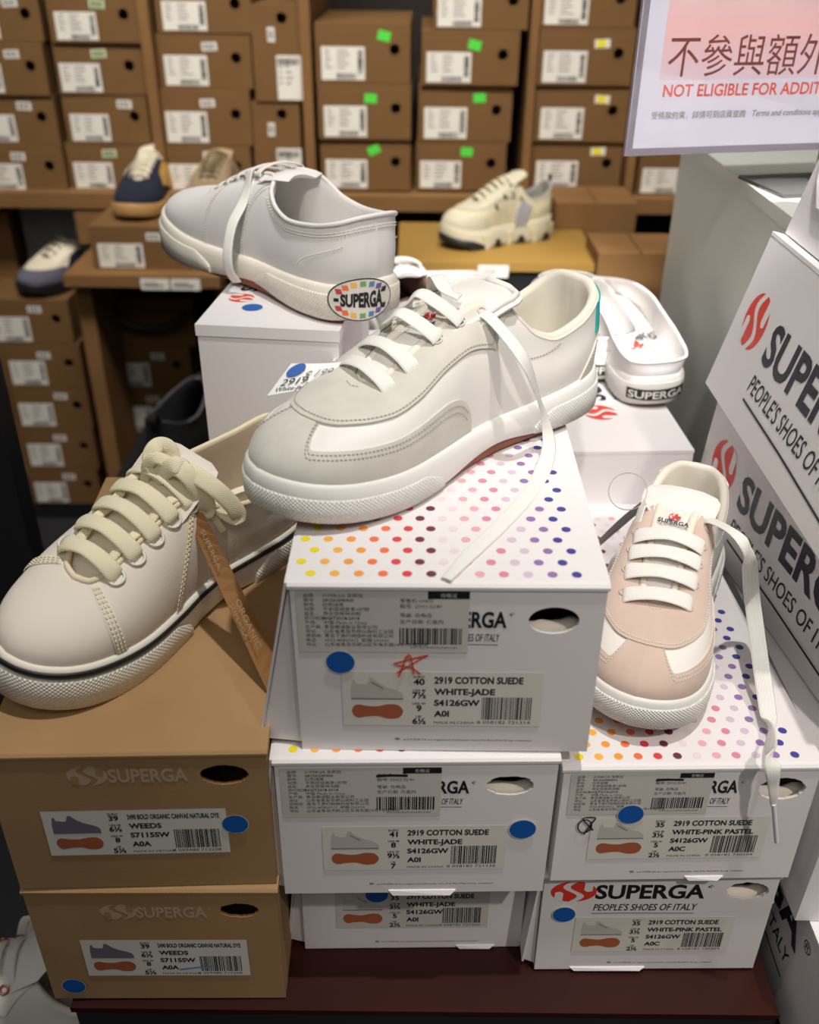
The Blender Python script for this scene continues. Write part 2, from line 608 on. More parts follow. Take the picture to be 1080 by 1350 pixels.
def pose(p, yaw=0, tilt=0, lean=0):
    return Matrix.Translation(A(*p)) @ Matrix.Rotation(R2D(yaw), 4, 'Z') @ Matrix.Rotation(R2D(tilt), 4, 'X') @ Matrix.Rotation(R2D(lean), 4, 'Y')


def panel_with_hole(b, w, h, hx, hz, rx, rz, y0, y1, m, m_edge, jag=0., seed=1):
    """upright panel in x,z with an oval finger hole, between y0 (front) and y1"""
    rnd = random.Random(seed)
    x0, x1, z0, z1 = -w / 2, w / 2, 0, h
    angs = sorted([2 * math.pi * k / 44 for k in range(44)] + [math.atan2(z - hz, x - hx) % (2 * math.pi) for x in (x0, x1) for z in (z0, z1)])
    E, R = [], []
    for a in angs:
        c, s_ = math.cos(a), math.sin(a)
        j = 1 + jag * rnd.uniform(-1, 1)
        E.append((hx + rx * c * j, hz + rz * s_ * j))
        t = min([(x1 - hx) / c if c > 1e-9 else 9, (x0 - hx) / c if c < -1e-9 else 9, (z1 - hz) / s_ if s_ > 1e-9 else 9, (z0 - hz) / s_ if s_ < -1e-9 else 9])
        R.append((hx + c * t, hz + s_ * t))
    n = len(angs)
    for y, fl in ((y0, False), (y1, True)):
        V = [(x, y, z) for x, z in E] + [(x, y, z) for x, z in R]
        F = [(i, n + i, n + (i + 1) % n, (i + 1) % n) for i in range(n)]
        b.add(V, [f[::-1] if fl else f for f in F], m)
    V = [(x, y0, z) for x, z in E] + [(x, y1, z) for x, z in E]
    b.add(V, [(i, (i + 1) % n, n + (i + 1) % n, n + i) for i in range(n)], m_edge)
    V = [(x, y0, z) for x, z in R] + [(x, y1, z) for x, z in R]
    b.add(V, [(i, n + i, n + (i + 1) % n, (i + 1) % n) for i in range(n)], m_edge)


def polka(d, w, dpt, cols=12, pitch=None, dot=.0029):
    pitch = pitch or w / 13.05
    rows = int(dpt / (pitch * .866)) - 1
    for r in range(rows):
        y = pitch * .36 + r * pitch * .866
        off = .58 if r % 2 == 0 else .1
        for c in range(cols):
            x = -w / 2 + (c + off + .25) * pitch
            if x > w / 2 - dot * .4 or x < -w / 2 + dot * .6:
                continue
            d.disc(x, y, dot, dot * 1.02, DOTS[c], 1, 14)


def shoe_picture(d, x, y, w, h, grey, sole, l=2):
    """small printed side view of a sneaker and its brown outsole"""
    prof = [(0, .50), (0, .72), (.03, .93), (.07, .96), (.1, .86), (.22, .84), (.31, .84), (.36, 1.0), (.42, .99), (.55, .86), (.7, .77), (.86, .72), (.96, .66), (1.0, .58), (.99, .50)]
    d.poly([(x + a * w, y + b * h) for a, b in prof], grey, l)
    d.line([(x, y + .5 * h), (x + w, y + .5 * h)], h * .03, GREYINK, l + 1)
    d.line([(x + .4 * w, y + .9 * h), (x + .62 * w, y + .74 * h)], h * .02, GREYINK, l + 1)
    top = [(0, .2), (.03, .30), (.12, .36), (.3, .33), (.5, .32), (.7, .37), (.88, .36), (.97, .28), (1, .2)]
    bot = [(.97, .1), (.88, .03), (.7, .02), (.5, .08), (.3, .07), (.12, .04), (.03, .1)]
    d.poly([(x + a * w, y + b * h) for a, b in catmull(top, 64)] + [(x + a * w, y + b * h) for a, b in catmull(bot, 48)], sole, l)


def size_label(parent, w, h, x0, z0, lw, lh, sizes, lines, country, pic, paper, seed, digits, narrow=False, y=-.0004):
    b = MB()
    d = Decal(b, (x0, y, z0), (1, 0, 0), (0, 0, 1), .00008)
    d.rect(0, 0, lw, lh, paper, 1)
    shoe_picture(d, lw * .045, lh * .12, lw * .26, lh * .78, pic, SOLEPIC)
    for i, (cap, val) in enumerate(zip(('EURO', 'USA M', 'USA W', 'UK'), sizes)):
        yy = lh * (.97 - i * .245)
        d.text(cap, lw * .385, yy - lh * .075, lh * .042, INK, align='c', bold=.02)
        d.text(val, lw * .385, yy - lh * .195, lh * .105, INK, align='c', bold=.035)
    for i, t in enumerate(lines):
        if i == 0:
            d.text(t, lw * .46, lh * .80, lh * (.10 if narrow else .115), INK, bold=.038, width=lw * (.50 if narrow else .44))
        else:
            d.text(t, lw * .46, lh * (.80 - .205 * i), lh * .105, INK, bold=.038, sx=.98)
    d.text('MADE IN ' + country, lw * .46, lh * .045, lh * .045, INK, sx=1.2)
    d.barcode(lw * .70, lh * .13, lw * .255, lh * .42, INK, seed)
    d.text(digits, lw * .68, lh * .05, lh * .055, INK, width=lw * .27)
    return b.build('size_label', parent)


CN = ['品牌:  SUPERGA 圣佩加', '款号:  S4126GWA0I', '颜色:  白色绿尾', '材质:  牛剖层绒面革+织物', '品名:  男女低帮休闲鞋', '执行标准: HG/T2018-2014', '产地:  中国 Made in China',
      '生产商: 青岛赛诚鞋业有限公司', '地址:  山东省青岛市崂山高科工业园', '经销商: 青岛下游行网络科技有限公司', '电话:  0532-85820312  邮编:266000', '地址:  山东省青岛市崂山区东海东路58号1号楼商业']


def customs_label(parent, x0, z0, lw, lh, seed, model='S4126GWA0I', struck=False):
    b = MB()
    d = Decal(b, (x0, -.00035, z0), (1, 0, 0), (0, 0, 1), .00008)
    d.rect(0, 0, lw, lh, STICK2, 1)
    for i, t in enumerate(CN):
        if i == 1: t = '款号:  ' + model
        yy = lh * (.90 - i * .072)
        key, rest = t.split(':', 1)
        d.text(key + ':', lw * .045, yy, lh * .046, INK, res=1)
        d.text(rest.strip(), lw * .155, yy, lh * .048, INK, res=1, bold=.02)
    d.rect(lw * .76, lh * .88, lw * 1.0, lh * 1.0, INK, 2)
    d.text('合格证', lw * .88, lh * .91, lh * .05, STICK2, l=3, align='c', res=1)
    for i, t in enumerate(('零售价:698元', '鞋号: 250(1.5)/40', '等级: 合格品', '生产日期: 见盒内')):
        d.text(t, lw * .60, lh * (.82 - (i * .085 if i < 2 else .02 + i * .105)), lh * .052, INK, res=1)
    if struck:
        d.line([(lw * .595, lh * .835), (lw * .68, lh * .85), (lw * .79, lh * .84)], lh * .05, INK, 4)
    d.barcode(lw * .595, lh * .14, lw * .37, lh * .27, INK, seed)
    d.text('69126GWA0I40040', lw * .66, lh * .07, lh * .035, INK, res=1, width=lw * .28)
    return b.build('care_label', parent)


def dot_sticker(parent, x, z, r, y=-.0011):
    b = MB()
    d = Decal(b, (x, y, z), (1, 0, 0), (0, 0, 1), .00005)
    d.disc(0, 0, r * 1.05, r * 1.05, STICK, 1)
    d.disc(0, 0, r, r, BLUE, 2)
    return b.build('dot_sticker', parent)


def tagline(d, x, y, w, h, m):
    d.text("PEOPLE'S SHOES OF ITALY", x, y, h, m, width=w, shear=.18, bold=.008)
    d.line([(x - w * .01, y - h * .45), (x + w * .3, y - h * .43), (x + w * .98, y - h * .5)], h * .09, m)


def front_print(d, w, h, y, logo_m, txt_m, tag_m, back, x_mark, x_txt, x_end, big=1.0):
    """round mark, word and handwritten line; x as fractions of w, y = baseline"""
    cap = .0108 * big
    d.logo(x_mark * w, y + cap * .52, .0125 * big, cap * .78, logo_m, back)
    d.text('SUPERGA', x_txt * w, y, cap, txt_m, width=(x_end - x_txt) * w, bold=.03)
    d.text('®', x_end * w + .001, y + cap * .7, cap * .3, txt_m, res=1)
    if tag_m:
        tagline(d, x_txt * w, y - cap * .95, (x_end - x_txt - .02) * w, cap * .5, tag_m)


def shoebox(label, M, w, d, h, card, dots=False, hole=(.34, .80, .0145, .0095), group=None, lidmat=None, flare=0., shrink=0., jag=.0, seed=1, name='shoebox', prints=None, front=True, topprint=None, tissue=True, flap=None, edge=None):
    root = empty(name)
    root.matrix_world = M
    tag(root, label, 'shoebox', group)
    edge = edge or (WHITE_EDGE if card is WHITE else KRAFT_EDGE)
    inn = DARK_IN
    b = MB()
    t = .0022
    fh = h - .0048
    if front:
        panel_with_hole(b, w, fh, hole[0] * w, hole[1] * h, hole[2], hole[3], 0, t, card, edge, jag, seed)
    else:
        b.box((-w / 2, 0, 0), (w / 2, t, fh), card)
    b.box((-w / 2, t, 0), (-w / 2 + t, d, fh), card)
    b.box((w / 2 - t, t, 0), (w / 2, d, fh), card)
    b.box((-w / 2 + t, d - t, 0), (w / 2 - t, d, fh), card)
    b.box((-w / 2 + t, t, 0), (w / 2 - t, d - t, t), card)
    b.box((-w / 2 + t, t + .0005, fh - .0006), (w / 2 - t, d - t, fh), inn)
    if prints:
        prints(Decal(b, (-w / 2, 0, 0), (1, 0, 0), (0, 0, 1), .00012), b)
    body = b.build('body', root)
    # lid: a top sheet rolled over the front edge
    l = MB()
    e = .0012
    prof = [(.0, h - .0050), (-.0009, h - .0044), (-.0010, h - .0022), (.0006, h - .0006), (.0030, h), (d, h), (d, h - .0050)]
    xs = (-w / 2 - e, w / 2 + e)
    V = [(x, y, z) for x in xs for y, z in prof]
    n = len(prof)
    F = [(i, i + 1, n + i + 1, n + i)[::-1] for i in range(n - 1)] + [list(range(n)), list(range(n, 2 * n))[::-1]]
    l.add(V, F, lidmat or card)
    if dots:
        polka(Decal(l, (0, .004, h), (1, 0, 0), (0, 1, 0), .00015), w, d - .006)
    if topprint:
        topprint(Decal(l, (0, 0, h), (1, 0, 0), (0, 1, 0), .00015))
    l.build('lid', root)
    if flare:
        f = MB()
        P = [(-w / 2 - e, .001, h - .001), (-w / 2 - e, d * .96, h - .001), (-w / 2 - flare * .3, d * .95, .03), (-w / 2 - flare, .004, .004), ]
        Q = [(x - .0016, y, z) for x, y, z in P]
        f.add(P + Q, [(0, 1, 2, 3), (7, 6, 5, 4), (0, 3, 7, 4), (3, 2, 6, 7), (2, 1, 5, 6), (1, 0, 4, 5)], card)
        f.add([(-w / 2 - e, .003, h - .006), (-w / 2 - flare, .006, .004), (-w / 2 - .0003, .003, .004)], [(0, 1, 2)], card)
        f.build('side_flap', root)
    if front and tissue:
        k = MB()
        rnd = random.Random(seed)
        hx, hz = hole[0] * w, hole[1] * h
        P = []
        for i in range(9):
            x = hx - .024 + .048 * i / 8
            P.append([(x, .0035 + .003 * j + .001 * rnd.random(), hz - .012 - .7 * hole[3] + (0, .006, .011, .009, .002)[j] * (.9 + .2 * rnd.random()) + (.0025 if i in (6, 7) and j > 0 else 0)) for j in range(5)])
        k.grid(P, TISSUE)
        k.build('tissue_paper', root)
    if flap:
        f = MB()
        x0, x1, dz = flap
        f.add([(x0 * w, -.0008, .003), (x1 * w, -.0008, .003), (x1 * w - .004, -.0025, -dz + .0015), (x0 * w + .003, -.0018, -dz + .001),
               (x0 * w, .0005, .003), (x1 * w, .0005, .003), (x1 * w - .004, -.0015, -dz), (x0 * w + .003, -.0008, -dz)],
              [(0, 1, 2, 3), (7, 6, 5, 4), (3, 2, 6, 7), (0, 3, 7, 4), (2, 1, 5, 6), (1, 0, 4, 5)], card)
        f.build('bottom_flap', root)
    return root


CW, CH, CD = .205 * K, .14804 * K, .372 * K
PW, PH, PD = .19241 * K, .12517 * K, .372 * K
BW, BH, BD = .19569 * K, .1439 * K, .385 * K

JADE = ['2919 COTTON SUEDE', 'WHITE-JADE', 'S4126GW', 'A0I']
PINK = ['2919 COTTON SUEDE', 'WHITE-PINK PASTEL', 'S4126GW', 'A0C']
WEED = ['2490 BOLD ORGANIC CANVAS NATURAL DYE', 'WEEDS', 'S7115SW', 'A0A']
FINE = 'and SUPERGA are registered trademarks owned by BasicNet Group companies.'


def white_print(w, h, big=1.0, logo=True, y=.762):
    def f(d, b):
        if logo:
            front_print(d, w, h, y * h, RED if big > 1 else FAINT, INK, INK, WHITE, *((.13, .225, .695) if big > 1 else (.345, .452, .69)), big)
        d.logo(.335 * w, .075 * h, .0016, .0011, INK, WHITE)
        d.text(FINE, .355 * w, .067 * h, .0014, INK, width=.45 * w, res=1)
    return f


# the jade stack, top to bottom
c1 = shoebox('white shoebox with an orange star scribbled on its end, under the main sneaker', pose((.027, .497, -.5035), -.4, .2, -.6), CW, CD, CH, WHITE, dots=True, flare=.026, seed=3, prints=white_print(CW, CH))
customs_label(c1, (-.5 + .018) * CW, .615 * CH, .55 * CW, .345 * CH, 11)
size_label(c1, CW, CH, (-.5 + .15) * CW, .165 * CH, .675 * CW, .335 * CH, ('40', '7½', '9', '6½'), JADE, 'CHINA', SHOEPIC, STICK, 21, '8 058182 721314')
dot_sticker(c1, (-.5 + .15) * CW, .56 * CH, .0084)
_b = MB()
_d = Decal(_b, ((-.5 + .37) * CW, -.0012, .54 * CH), (1, 0, 0), (0, 0, 1), .0001)
for seg in ([(-.005, -.008), (.001, .009), (.004, -.006)], [(-.008, .002), (.010, .008), (.012, .0075)], [(-.007, .001), (.002, -.001), (.008, -.006)], [(-.006, -.005), (.002, .001), (.011, .008)]):
    _d.line(catmull(seg, 12), .0011, ORANGEPEN)
tag(_b.build('marker_star', c1), 'orange marker star')

c2 = shoebox('white shoebox labelled WHITE-JADE size 41, under the box with the orange star', pose((.007, .490, -.6528), 1.5, .1, .1), CW, CD, CH, WHITE, dots=True, flare=.012, seed=4, jag=.05, prints=white_print(CW, CH), flap=(-.1, .16, .002), hole=(.335, .81, .0155, .0085))
customs_label(c2, (-.5 + .018) * CW, .60 * CH, .57 * CW, .345 * CH, 12, struck=True)
size_label(c2, CW, CH, (-.5 + .155) * CW, .19 * CH, .685 * CW, .335 * CH, ('41', '8', '9½', '7'), JADE, 'CHINA', SHOEPIC, STICK, 22, '8 058182 721338')
dot_sticker(c2, (-.5 + .895) * CW, .50 * CH, .0088)

c3 = shoebox('lowest white shoebox of the middle stack, labelled WHITE-JADE size 35, on the mahogany table', pose((.007, .527, -.7788), 1.4, 0, .1), PW, .36 * K, PH, WHITE, dots=True, flare=.012, seed=5, prints=white_print(PW, PH, logo=True, y=.80), flap=(.2, .38, .0008))
size_label(c3, PW, PH, (-.5 + .15) * PW, .23 * PH, .69 * PW, .40 * PH, ('35', '3½', '5', '2½'), JADE, 'CHINA', SHOEPIC, STICK2, 23, '8 058182 721260')
dot_sticker(c3, (-.5 + .335) * PW, .60 * PH, .0085)

# the pink stack on the right
r2 = shoebox('lower white shoebox of the right stack with red logo and whole black brand name', pose((.210, .507, -.7758), .8, -.3, -.3), PW, PD, PH, WHITE, dots=True, flare=.008, seed=7, jag=.06, prints=white_print(PW, PH, 1.32, y=.765), hole=(.375, .83, .0155, .0095), flap=(-.34, .0, .0008))
size_label(r2, PW, PH, (-.5 + .155) * PW, .20 * PH, .70 * PW, .37 * PH, ('35', '3½', '5', '2½'), PINK, 'CHINA', SHOEPIC, STICK, 24, '8 058182 720204')
dot_sticker(r2, (-.5 + .10) * PW, .61 * PH, .0082)
r1 = shoebox('white shoebox with black scribbled circle mark on its end, under the pink sneaker', pose((.212, .501, -.6475), 1.7, -.9, .1), PW, .386 * K, PH, WHITE, dots=True, seed=6, jag=.04, prints=white_print(PW, PH, y=.775), hole=(.365, .80, .0155, .0098), flap=(.06, .22, .001))
customs_label(r1, (-.5 + .03) * PW, .60 * PH, .555 * PW, .345 * PH, 13, 'S4126GWA0C', True)
size_label(r1, PW, PH, (-.5 + .135) * PW, .20 * PH, .72 * PW, .37 * PH, ('35', '3½', '5', '2½'), PINK, 'CHINA', SHOEPIC, STICK, 25, '8 058182 720204')
dot_sticker(r1, (-.5 + .285) * PW, .605 * PH, .0086)
_b = MB()
_d = Decal(_b, ((-.5 + .115) * PW, -.0012, .51 * PH), (1, 0, 0), (0, 0, 1), .0001)
_d.line([(.0045 * math.cos(a) - .0012, .0062 * math.sin(a)) for a in np.linspace(0, 6.6, 26)], .0010, INK)
_d.line(catmull([(-.001, -.008), (.003, .002), (.005, .008), (-.003, .007), (.005, -.004)], 20), .0010, INK)
tag(_b.build('marker_mark', r1), 'black marker scribble')


# the two kraft boxes
def kraft_print(x_mark, x_txt, x_end, y):
    def f(d, b):
        front_print(d, BW, BH, y * BH, KPRINT, KPRINT, None, KRAFT, x_mark, x_txt, x_end, 1.0)
    return f


b2 = shoebox('lower brown kraft shoebox at the left with blue dot near its bottom corner', pose((-.199, .476, -.7768), 1.0, .4, .3), BW, BD, BH, KRAFT, seed=8, jag=.06, prints=kraft_print(.36, .43, .715, .765), hole=(.345, .82, .0135, .0075), tissue=False)
size_label(b2, BW, BH, (-.5 + .175) * BW, .23 * BH, .685 * BW, .335 * BH, ('39', '6½', '8', '5½'), WEED, 'VIETNAM', SHOEPIC2, STICK, 26, '8 059480 712208', True)
dot_sticker(b2, (-.5 + .10) * BW, .135 * BH, .0084)
_b = MB()
_d = Decal(_b, ((-.5 + .175) * BW, -.0012, .23 * BH), (1, 0, 0), (0, 0, 1), .0001)
_d.line([(.685 * BW * .57, .335 * BH * .2), (.685 * BW * .68, .335 * BH * .26), (.685 * BW * .76, .335 * BH * .27)], .0016, BLUEPEN)
tag(_b.build('marker_stroke', b2), 'blue marker stroke')
b1 = shoebox('brown kraft shoebox under the cream sneaker, blue dot on the end of its label', pose((-.198, .477, -.6312), 2.6, .5, .5), BW, BD, BH, KRAFT, seed=9, jag=.03, prints=kraft_print(.355, .43, .715, .80), hole=(.345, .835, .0150, .0085), tissue=False)
size_label(b1, BW, BH, (-.5 + .155) * BW, .265 * BH, .68 * BW, .335 * BH, ('39', '6½', '8', '5½'), WEED, 'VIETNAM', SHOEPIC2, STICK, 27, '8 059480 712208', True)
dot_sticker(b1, (-.5 + .865) * BW, .485 * BH, .0084)

# ------------------------------------------------------------------ table
tb = empty('display_table', A(0, .5, -.776))
tag(tb, 'dark mahogany display table with black panel under its front edge', 'table')


def tpart(name, lo, hi, m, label=None):
    b = MB()
    a, c = A(*lo) - tb.location, A(*hi) - tb.location
    b.box(a, c, m)
    return tag(b.build(name, tb), label)


tpart('table_top', (-.283, .468, -.786), (.318, .90, -.7798), MAHOG)
tpart('front_panel', (-.280, .470, -1.36), (.318, .50, -.7863), BLACKP, 'black front panel')
tpart('side_panel', (-.272, .50, -1.36), (-.25, .90, -.7863), BLACKP)
tpart('side_panel', (.296, .50, -1.36), (.318, .90, -.7863), BLACKP)
tpart('raised_shelf', (-.283, .905, -.652), (.318, 1.75, -.629), BLACKP, 'black raised rear shelf')
tpart('back_panel', (-.272, 1.70, -1.36), (.318, 1.74, -.653), BLACKP)
tpart('riser_panel', (-.272, .905, -1.36), (.318, .925, -.653), BLACKP)


# ------------------------------------------------------------------ boxes standing behind, long prints running away from the viewer
def long_print(scale=1.0, o=(0, 0), red=RED, ink=NAVYINK, back=WHITE, end_only=False):
    """mark + brand + handwritten line in metres measured from the mark's end, v upward"""
    k = scale * K

    def f(d):
        d.logo((.048 + o[0]) * k, (.085 + o[1]) * k, .0265 * k, .0265 * k, red, back)
        d.text('SUPERGA', (.092 + o[0]) * k, (.065 + o[1]) * k, .035 * k, ink, width=.232 * k, bold=.03, l=2)
        d.text('®', (.33 + o[0]) * k, (.085 + o[1]) * k, .012 * k, ink, res=2)
        d.text("PEOPLE'S SHOES OF ITALY", (.093 + o[0]) * k, (.035 + o[1]) * k, .016 * k, INK, width=.225 * k, shear=.15, bold=.004)
        d.line([((.094 + o[0]) * k, (.026 + o[1]) * k), (.2 * k + o[0] * k, (.0235 + o[1]) * k), ((.315 + o[0]) * k, (.018 + o[1]) * k)], .0022 * k, INK)
    return f


def plain_box(label, M, w, d, h, card=WHITE, side=None, top=None, dots=False, group=None, name='shoebox', lip=.003):
    root = empty(name); root.matrix_world = M
    tag(root, label, 'shoebox', group)
    b = MB()
    b.box((-w / 2, 0, 0), (w / 2, d, h - lip - .0002), card)
    if side:
        side(Decal(b, (-w / 2, d, 0), (0, -1, 0), (0, 0, 1), .0002))
    b.build('body', root)
    l = MB()
    e = .0012 if lip > .004 else .0003
    l.box((-w / 2 - e, -e, h - lip), (w / 2 + e, d + e, h), card)
    if dots:
        polka(Decal(l, (0, .004, h), (1, 0, 0), (0, 1, 0), .0002), w, d - .006)
    if top:
        top(Decal(l, (0, 0, h), (1, 0, 0), (0, 1, 0), .0002), w, d)
    l.build('lid', root)
    return root


def rot_print(x, y, s, red=RED):
    """x, y: where the mark sits on the lid"""
    def f(d, w, dd):
        d2 = Decal(d.mb, d.p(x + .085 * s * K, y - .048 * s * K, 0), d.ey, -d.ex, d.lift)
        long_print(s, red=red)(d2)
    return f


dbox = plain_box('white shoebox standing on end under the white canvas sneaker, blue dot on top', pose((-.1395, .876, -.628), -5.8), .1395 * K, .20 * K, .3015 * K, top=rot_print(-.040, .070, .50), lip=.010)
_b = MB()
_d = Decal(_b, (-.024, .046, .3015 * K), (1, 0, 0), (0, 1, 0), .0004)
_d.disc(0, 0, .0092, .0092, BLUE, 1)
_b.build('dot_sticker', dbox)

p1 = plain_box('white shoebox with yellow and orange dots peeping out behind the main sneaker', pose((.020, .90, -.628), 1), .205 * K, .382 * K, .148 * K, dots=True)
p0 = plain_box('white shoebox behind the dotted box, under the grey-lined white shoe', pose((.06, 1.32, -.628), 4),   .205 * K, .33 * K, .12 * K, top=rot_print(.05, .06, .6))
s1 = plain_box('white shoebox under the mule with a red logo on its lid', pose((.211, .889, -.628), 3), .178 * K, .37 * K, .164 * K, top=rot_print(.008, .082, .72))


# ------------------------------------------------------------------ leaning pile at the right: long printed sides turned to the aisle
def side_pose(P0, lean, yaw=0, w=CW, d=.36 * K):
    """P0 survey position of the far lower corner of the printed side"""
    R = Matrix.Rotation(R2D(yaw), 4, 'Z') @ Matrix.Rotation(R2D(lean), 4, 'Y')
    return Matrix.Translation(A(*P0) - (R @ Vector((-w / 2, d, 0)))) @ R


ED = .385 * K
EH = .158 * K
e1 = plain_box('big tilted white shoebox at the right with red logo, open box on top of it', side_pose((.30, .898, -.389), 13.6, 0, CW, ED), CW, ED, EH, side=long_print())
e2 = plain_box('white shoebox at the right directly under the big tilted one, its logo half covered', side_pose((.306, .898, -.5445), 4.5, 7, .09 * K, ED), .09 * K, ED, .150 * K, side=long_print())
e3 = plain_box('white shoebox at the right beside the pink sneaker box, third of its pile', side_pose((.320, .88, -.690), 1.0, 0, CW, ED), CW, ED, .143 * K, side=long_print())
e4 = plain_box('lowest white shoebox at the right, ending in a large black letter A', side_pose((.333, .823, -.822), 0, 0, CW, ED), CW, ED, .1305 * K, side=long_print(1, (0, .017)))
# ------------------------------------------------------------------ back shelves: cartons, boards, kraft shoeboxes
KBG = K * 1.15      # the back row stands farther off
YS = 2.0 * KBG


def px_box(xl, xr, yt, yb, ys=YS):
    """width, height and bottom centre of an upright face seen at these photograph pixels"""
    ym = (yt + yb) / 2
    a, b = on_y(xl, ym, ys), on_y(xr, ym, ys)
    zt, zb_ = on_y((xl + xr) / 2, yt, ys).z, on_y((xl + xr) / 2, yb, ys).z
    return (a.x + b.x) / 2, b.x - a.x, zb_, zt - zb_


def back_box(label, cx, w, z, h, ys, sticker, group, seed, rot=False, depth=.33, lab=True, jitter=True, holed=True):
    rnd = random.Random(seed)
    root = empty('kraft_shoebox', (cx, ys + (rnd.uniform(-.008, .008) if jitter else 0), z), (0, 0, rnd.uniform(-.012, .012) if jitter else 0))
    tag(root, label, 'shoebox', group)
    b = MB()
    h -= .0012
    if rot:
        hx, hz, rr = .13 * w, .87 * h, .0098
    else:
        hx, hz, rr = .335 * w, .57 * h, .0098
    if holed:
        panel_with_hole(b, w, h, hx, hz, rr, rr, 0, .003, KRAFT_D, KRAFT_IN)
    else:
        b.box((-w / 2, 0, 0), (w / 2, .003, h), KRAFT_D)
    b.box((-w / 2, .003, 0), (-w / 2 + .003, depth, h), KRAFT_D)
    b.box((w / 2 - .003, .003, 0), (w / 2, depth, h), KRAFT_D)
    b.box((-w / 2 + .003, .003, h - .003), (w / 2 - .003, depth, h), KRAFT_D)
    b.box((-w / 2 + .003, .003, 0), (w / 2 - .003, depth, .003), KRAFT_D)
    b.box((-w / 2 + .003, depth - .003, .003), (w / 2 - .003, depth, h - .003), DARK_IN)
    b.box((-w / 2 + .003, .022, .003), (w / 2 - .003, .026, h - .003), DARK_IN)  # added dark sheet behind the finger hole in place of interior shade
    b.build('body', root)
    lm = MB()
    d = Decal(lm, (0, -.0003, 0), (1, 0, 0), (0, 0, 1), .0002)
    d.poly([(-w / 2 + .0005, h - .013), (w / 2 - .0005, h - .013), (w / 2 - .0005, h - .0118), (-w / 2 + .0005, h - .0118)], KRAFT_IN, 0)
    if lab:
        if rot:
            lw, lh, lx, lz = .52 * w, .47 * h, -.02 * w, .02 * h
        else:
            lw, lh, lx, lz = .46 * w, .56 * h, (-.46 + rnd.uniform(0, .03)) * w, .05 * h
        lt = MB()
        e = Decal(lt, (lx, -.0005, lz), (1, 0, 0), (0, 0, 1), .0003)
        e.rect(0, 0, lw, lh, STICK, 1)
        for i in range(5):
            yy = lh * (.86 - i * .125)
            for (u, k) in ((.08, .18), (.36, .3)):
                e.rect(lw * u, yy, lw * (u + k * rnd.uniform(.5, 1)), yy + lh * .035, LABELINK, 2)
        if rot:
            e.barcode(.06 * lw, .78 * lh, .85 * lw, .16 * lh, INK, seed)
        else:
            e.barcode(.34 * lw, .03 * lh, .46 * lw, .17 * lh, INK, seed)
            for i in range(22):
                yy = lh * (.18 + .72 * i / 22)
                e.rect(lw * .84, yy, lw * .95, yy + lh * .72 / 22 * rnd.choice((.35, .5, .8)), INK, 2)
        lt.build('size_label', root)
    lm.build('lid_seam', root)
    if sticker is not None:
        st = MB()
        sx, sz = ((-.1 * w, .70 * h) if rot else ((.10 + rnd.uniform(-.1, .14)) * w, (.77 + rnd.uniform(-.04, .05)) * h))
        ang = rnd.uniform(-.5, .3) if sticker is GREEN else rnd.uniform(-.06, .06)
        M = Matrix.Rotation(ang, 3, 'Y')
        ex, ez = M @ Vector((1, 0, 0)), M @ Vector((0, 0, 1))
        e = Decal(st, (sx, -.0005, sz), ex, ez, .0003)
        sw, sh = (.0145, .0075) if not rot else (.007, .0125)
        if sticker is GREEN:
            e.rect(-.012, -.0085, .012, .0085, GREEN, 1)
        else:
            e.rect(-sw, -sh, sw, sh, STICK, 1)
            if sticker is YELLOW:
                e.rect(-.75 * sw, -.85 * sh, .45 * sw, .85 * sh, YELLOW, 2)
            elif sticker is PALEGREEN:
                e.rect(-.9 * sw, -.85 * sh, .9 * sw, .85 * sh, PALEGREEN, 2)
            if sticker is not YELLOW:
                for i in range(3):
                    e.rect(sw * (-.7 + i * .5), -.6 * sh, sw * (-.4 + i * .5), .6 * sh, LABELINK, 3)
        st.build('price_sticker', root)
    return root


ORD = ['top', 'second from the top', 'third from the top', 'bottom']
W_, G_, P_, Y_ = STICK, GREEN, PALEGREEN, YELLOW
stacks = [
    ('kraft shoebox, %s of the upper stack at the far left', 'boxes of the upper left stack', [(-68, 51, -12, 55, W_), (-57, 61, 55, 124, W_), (-43, 74, 125, 189, W_), (-30, 86, 190, 252, W_)]),
    ('kraft shoebox, %s of the upper stack above the navy sneaker', 'boxes of the stack above the navy sneaker', [(64, 183, -12, 54, P_), (73, 189, 56, 124, P_), (84, 195, 125, 189, W_), (89, 200, 190, 252, P_)]),
    ('kraft shoebox, %s of the stack right behind the white canvas sneaker toe', 'boxes of the stack behind the white toe', [(203, 330, -27, 43, None), (207, 331, 44, 116, W_), (212, 331, 117, 190, W_), (217, 332, 191, 252, W_)]),
    ('kraft shoebox with green sticker, %s of the stack under the dark gap', 'green-stickered boxes under the gap', [None, (416, 541, 29, 108, G_), (420, 542, 109, 182, G_), (423, 541, 183, 251, G_)]),
    ('kraft shoebox with green sticker, %s of the stack by the dark slot', 'green-stickered boxes beside the slot', [(572, 698, -32, 38, G_), (556, 684, 39, 111, G_), (552, 675, 112, 186, G_), (549, 667, 187, 252, G_)]),
    ('kraft shoebox, %s of the yellow-stickered stack left of the hanging sign', 'yellow-stickered boxes beside the sign', [(713, 840, -34, 34, None), (710, 835, 36, 111, Y_), (705, 828, 112, 186, Y_), (700, 820, 187, 252, Y_)]),
]
sd = 100
prevtop = None
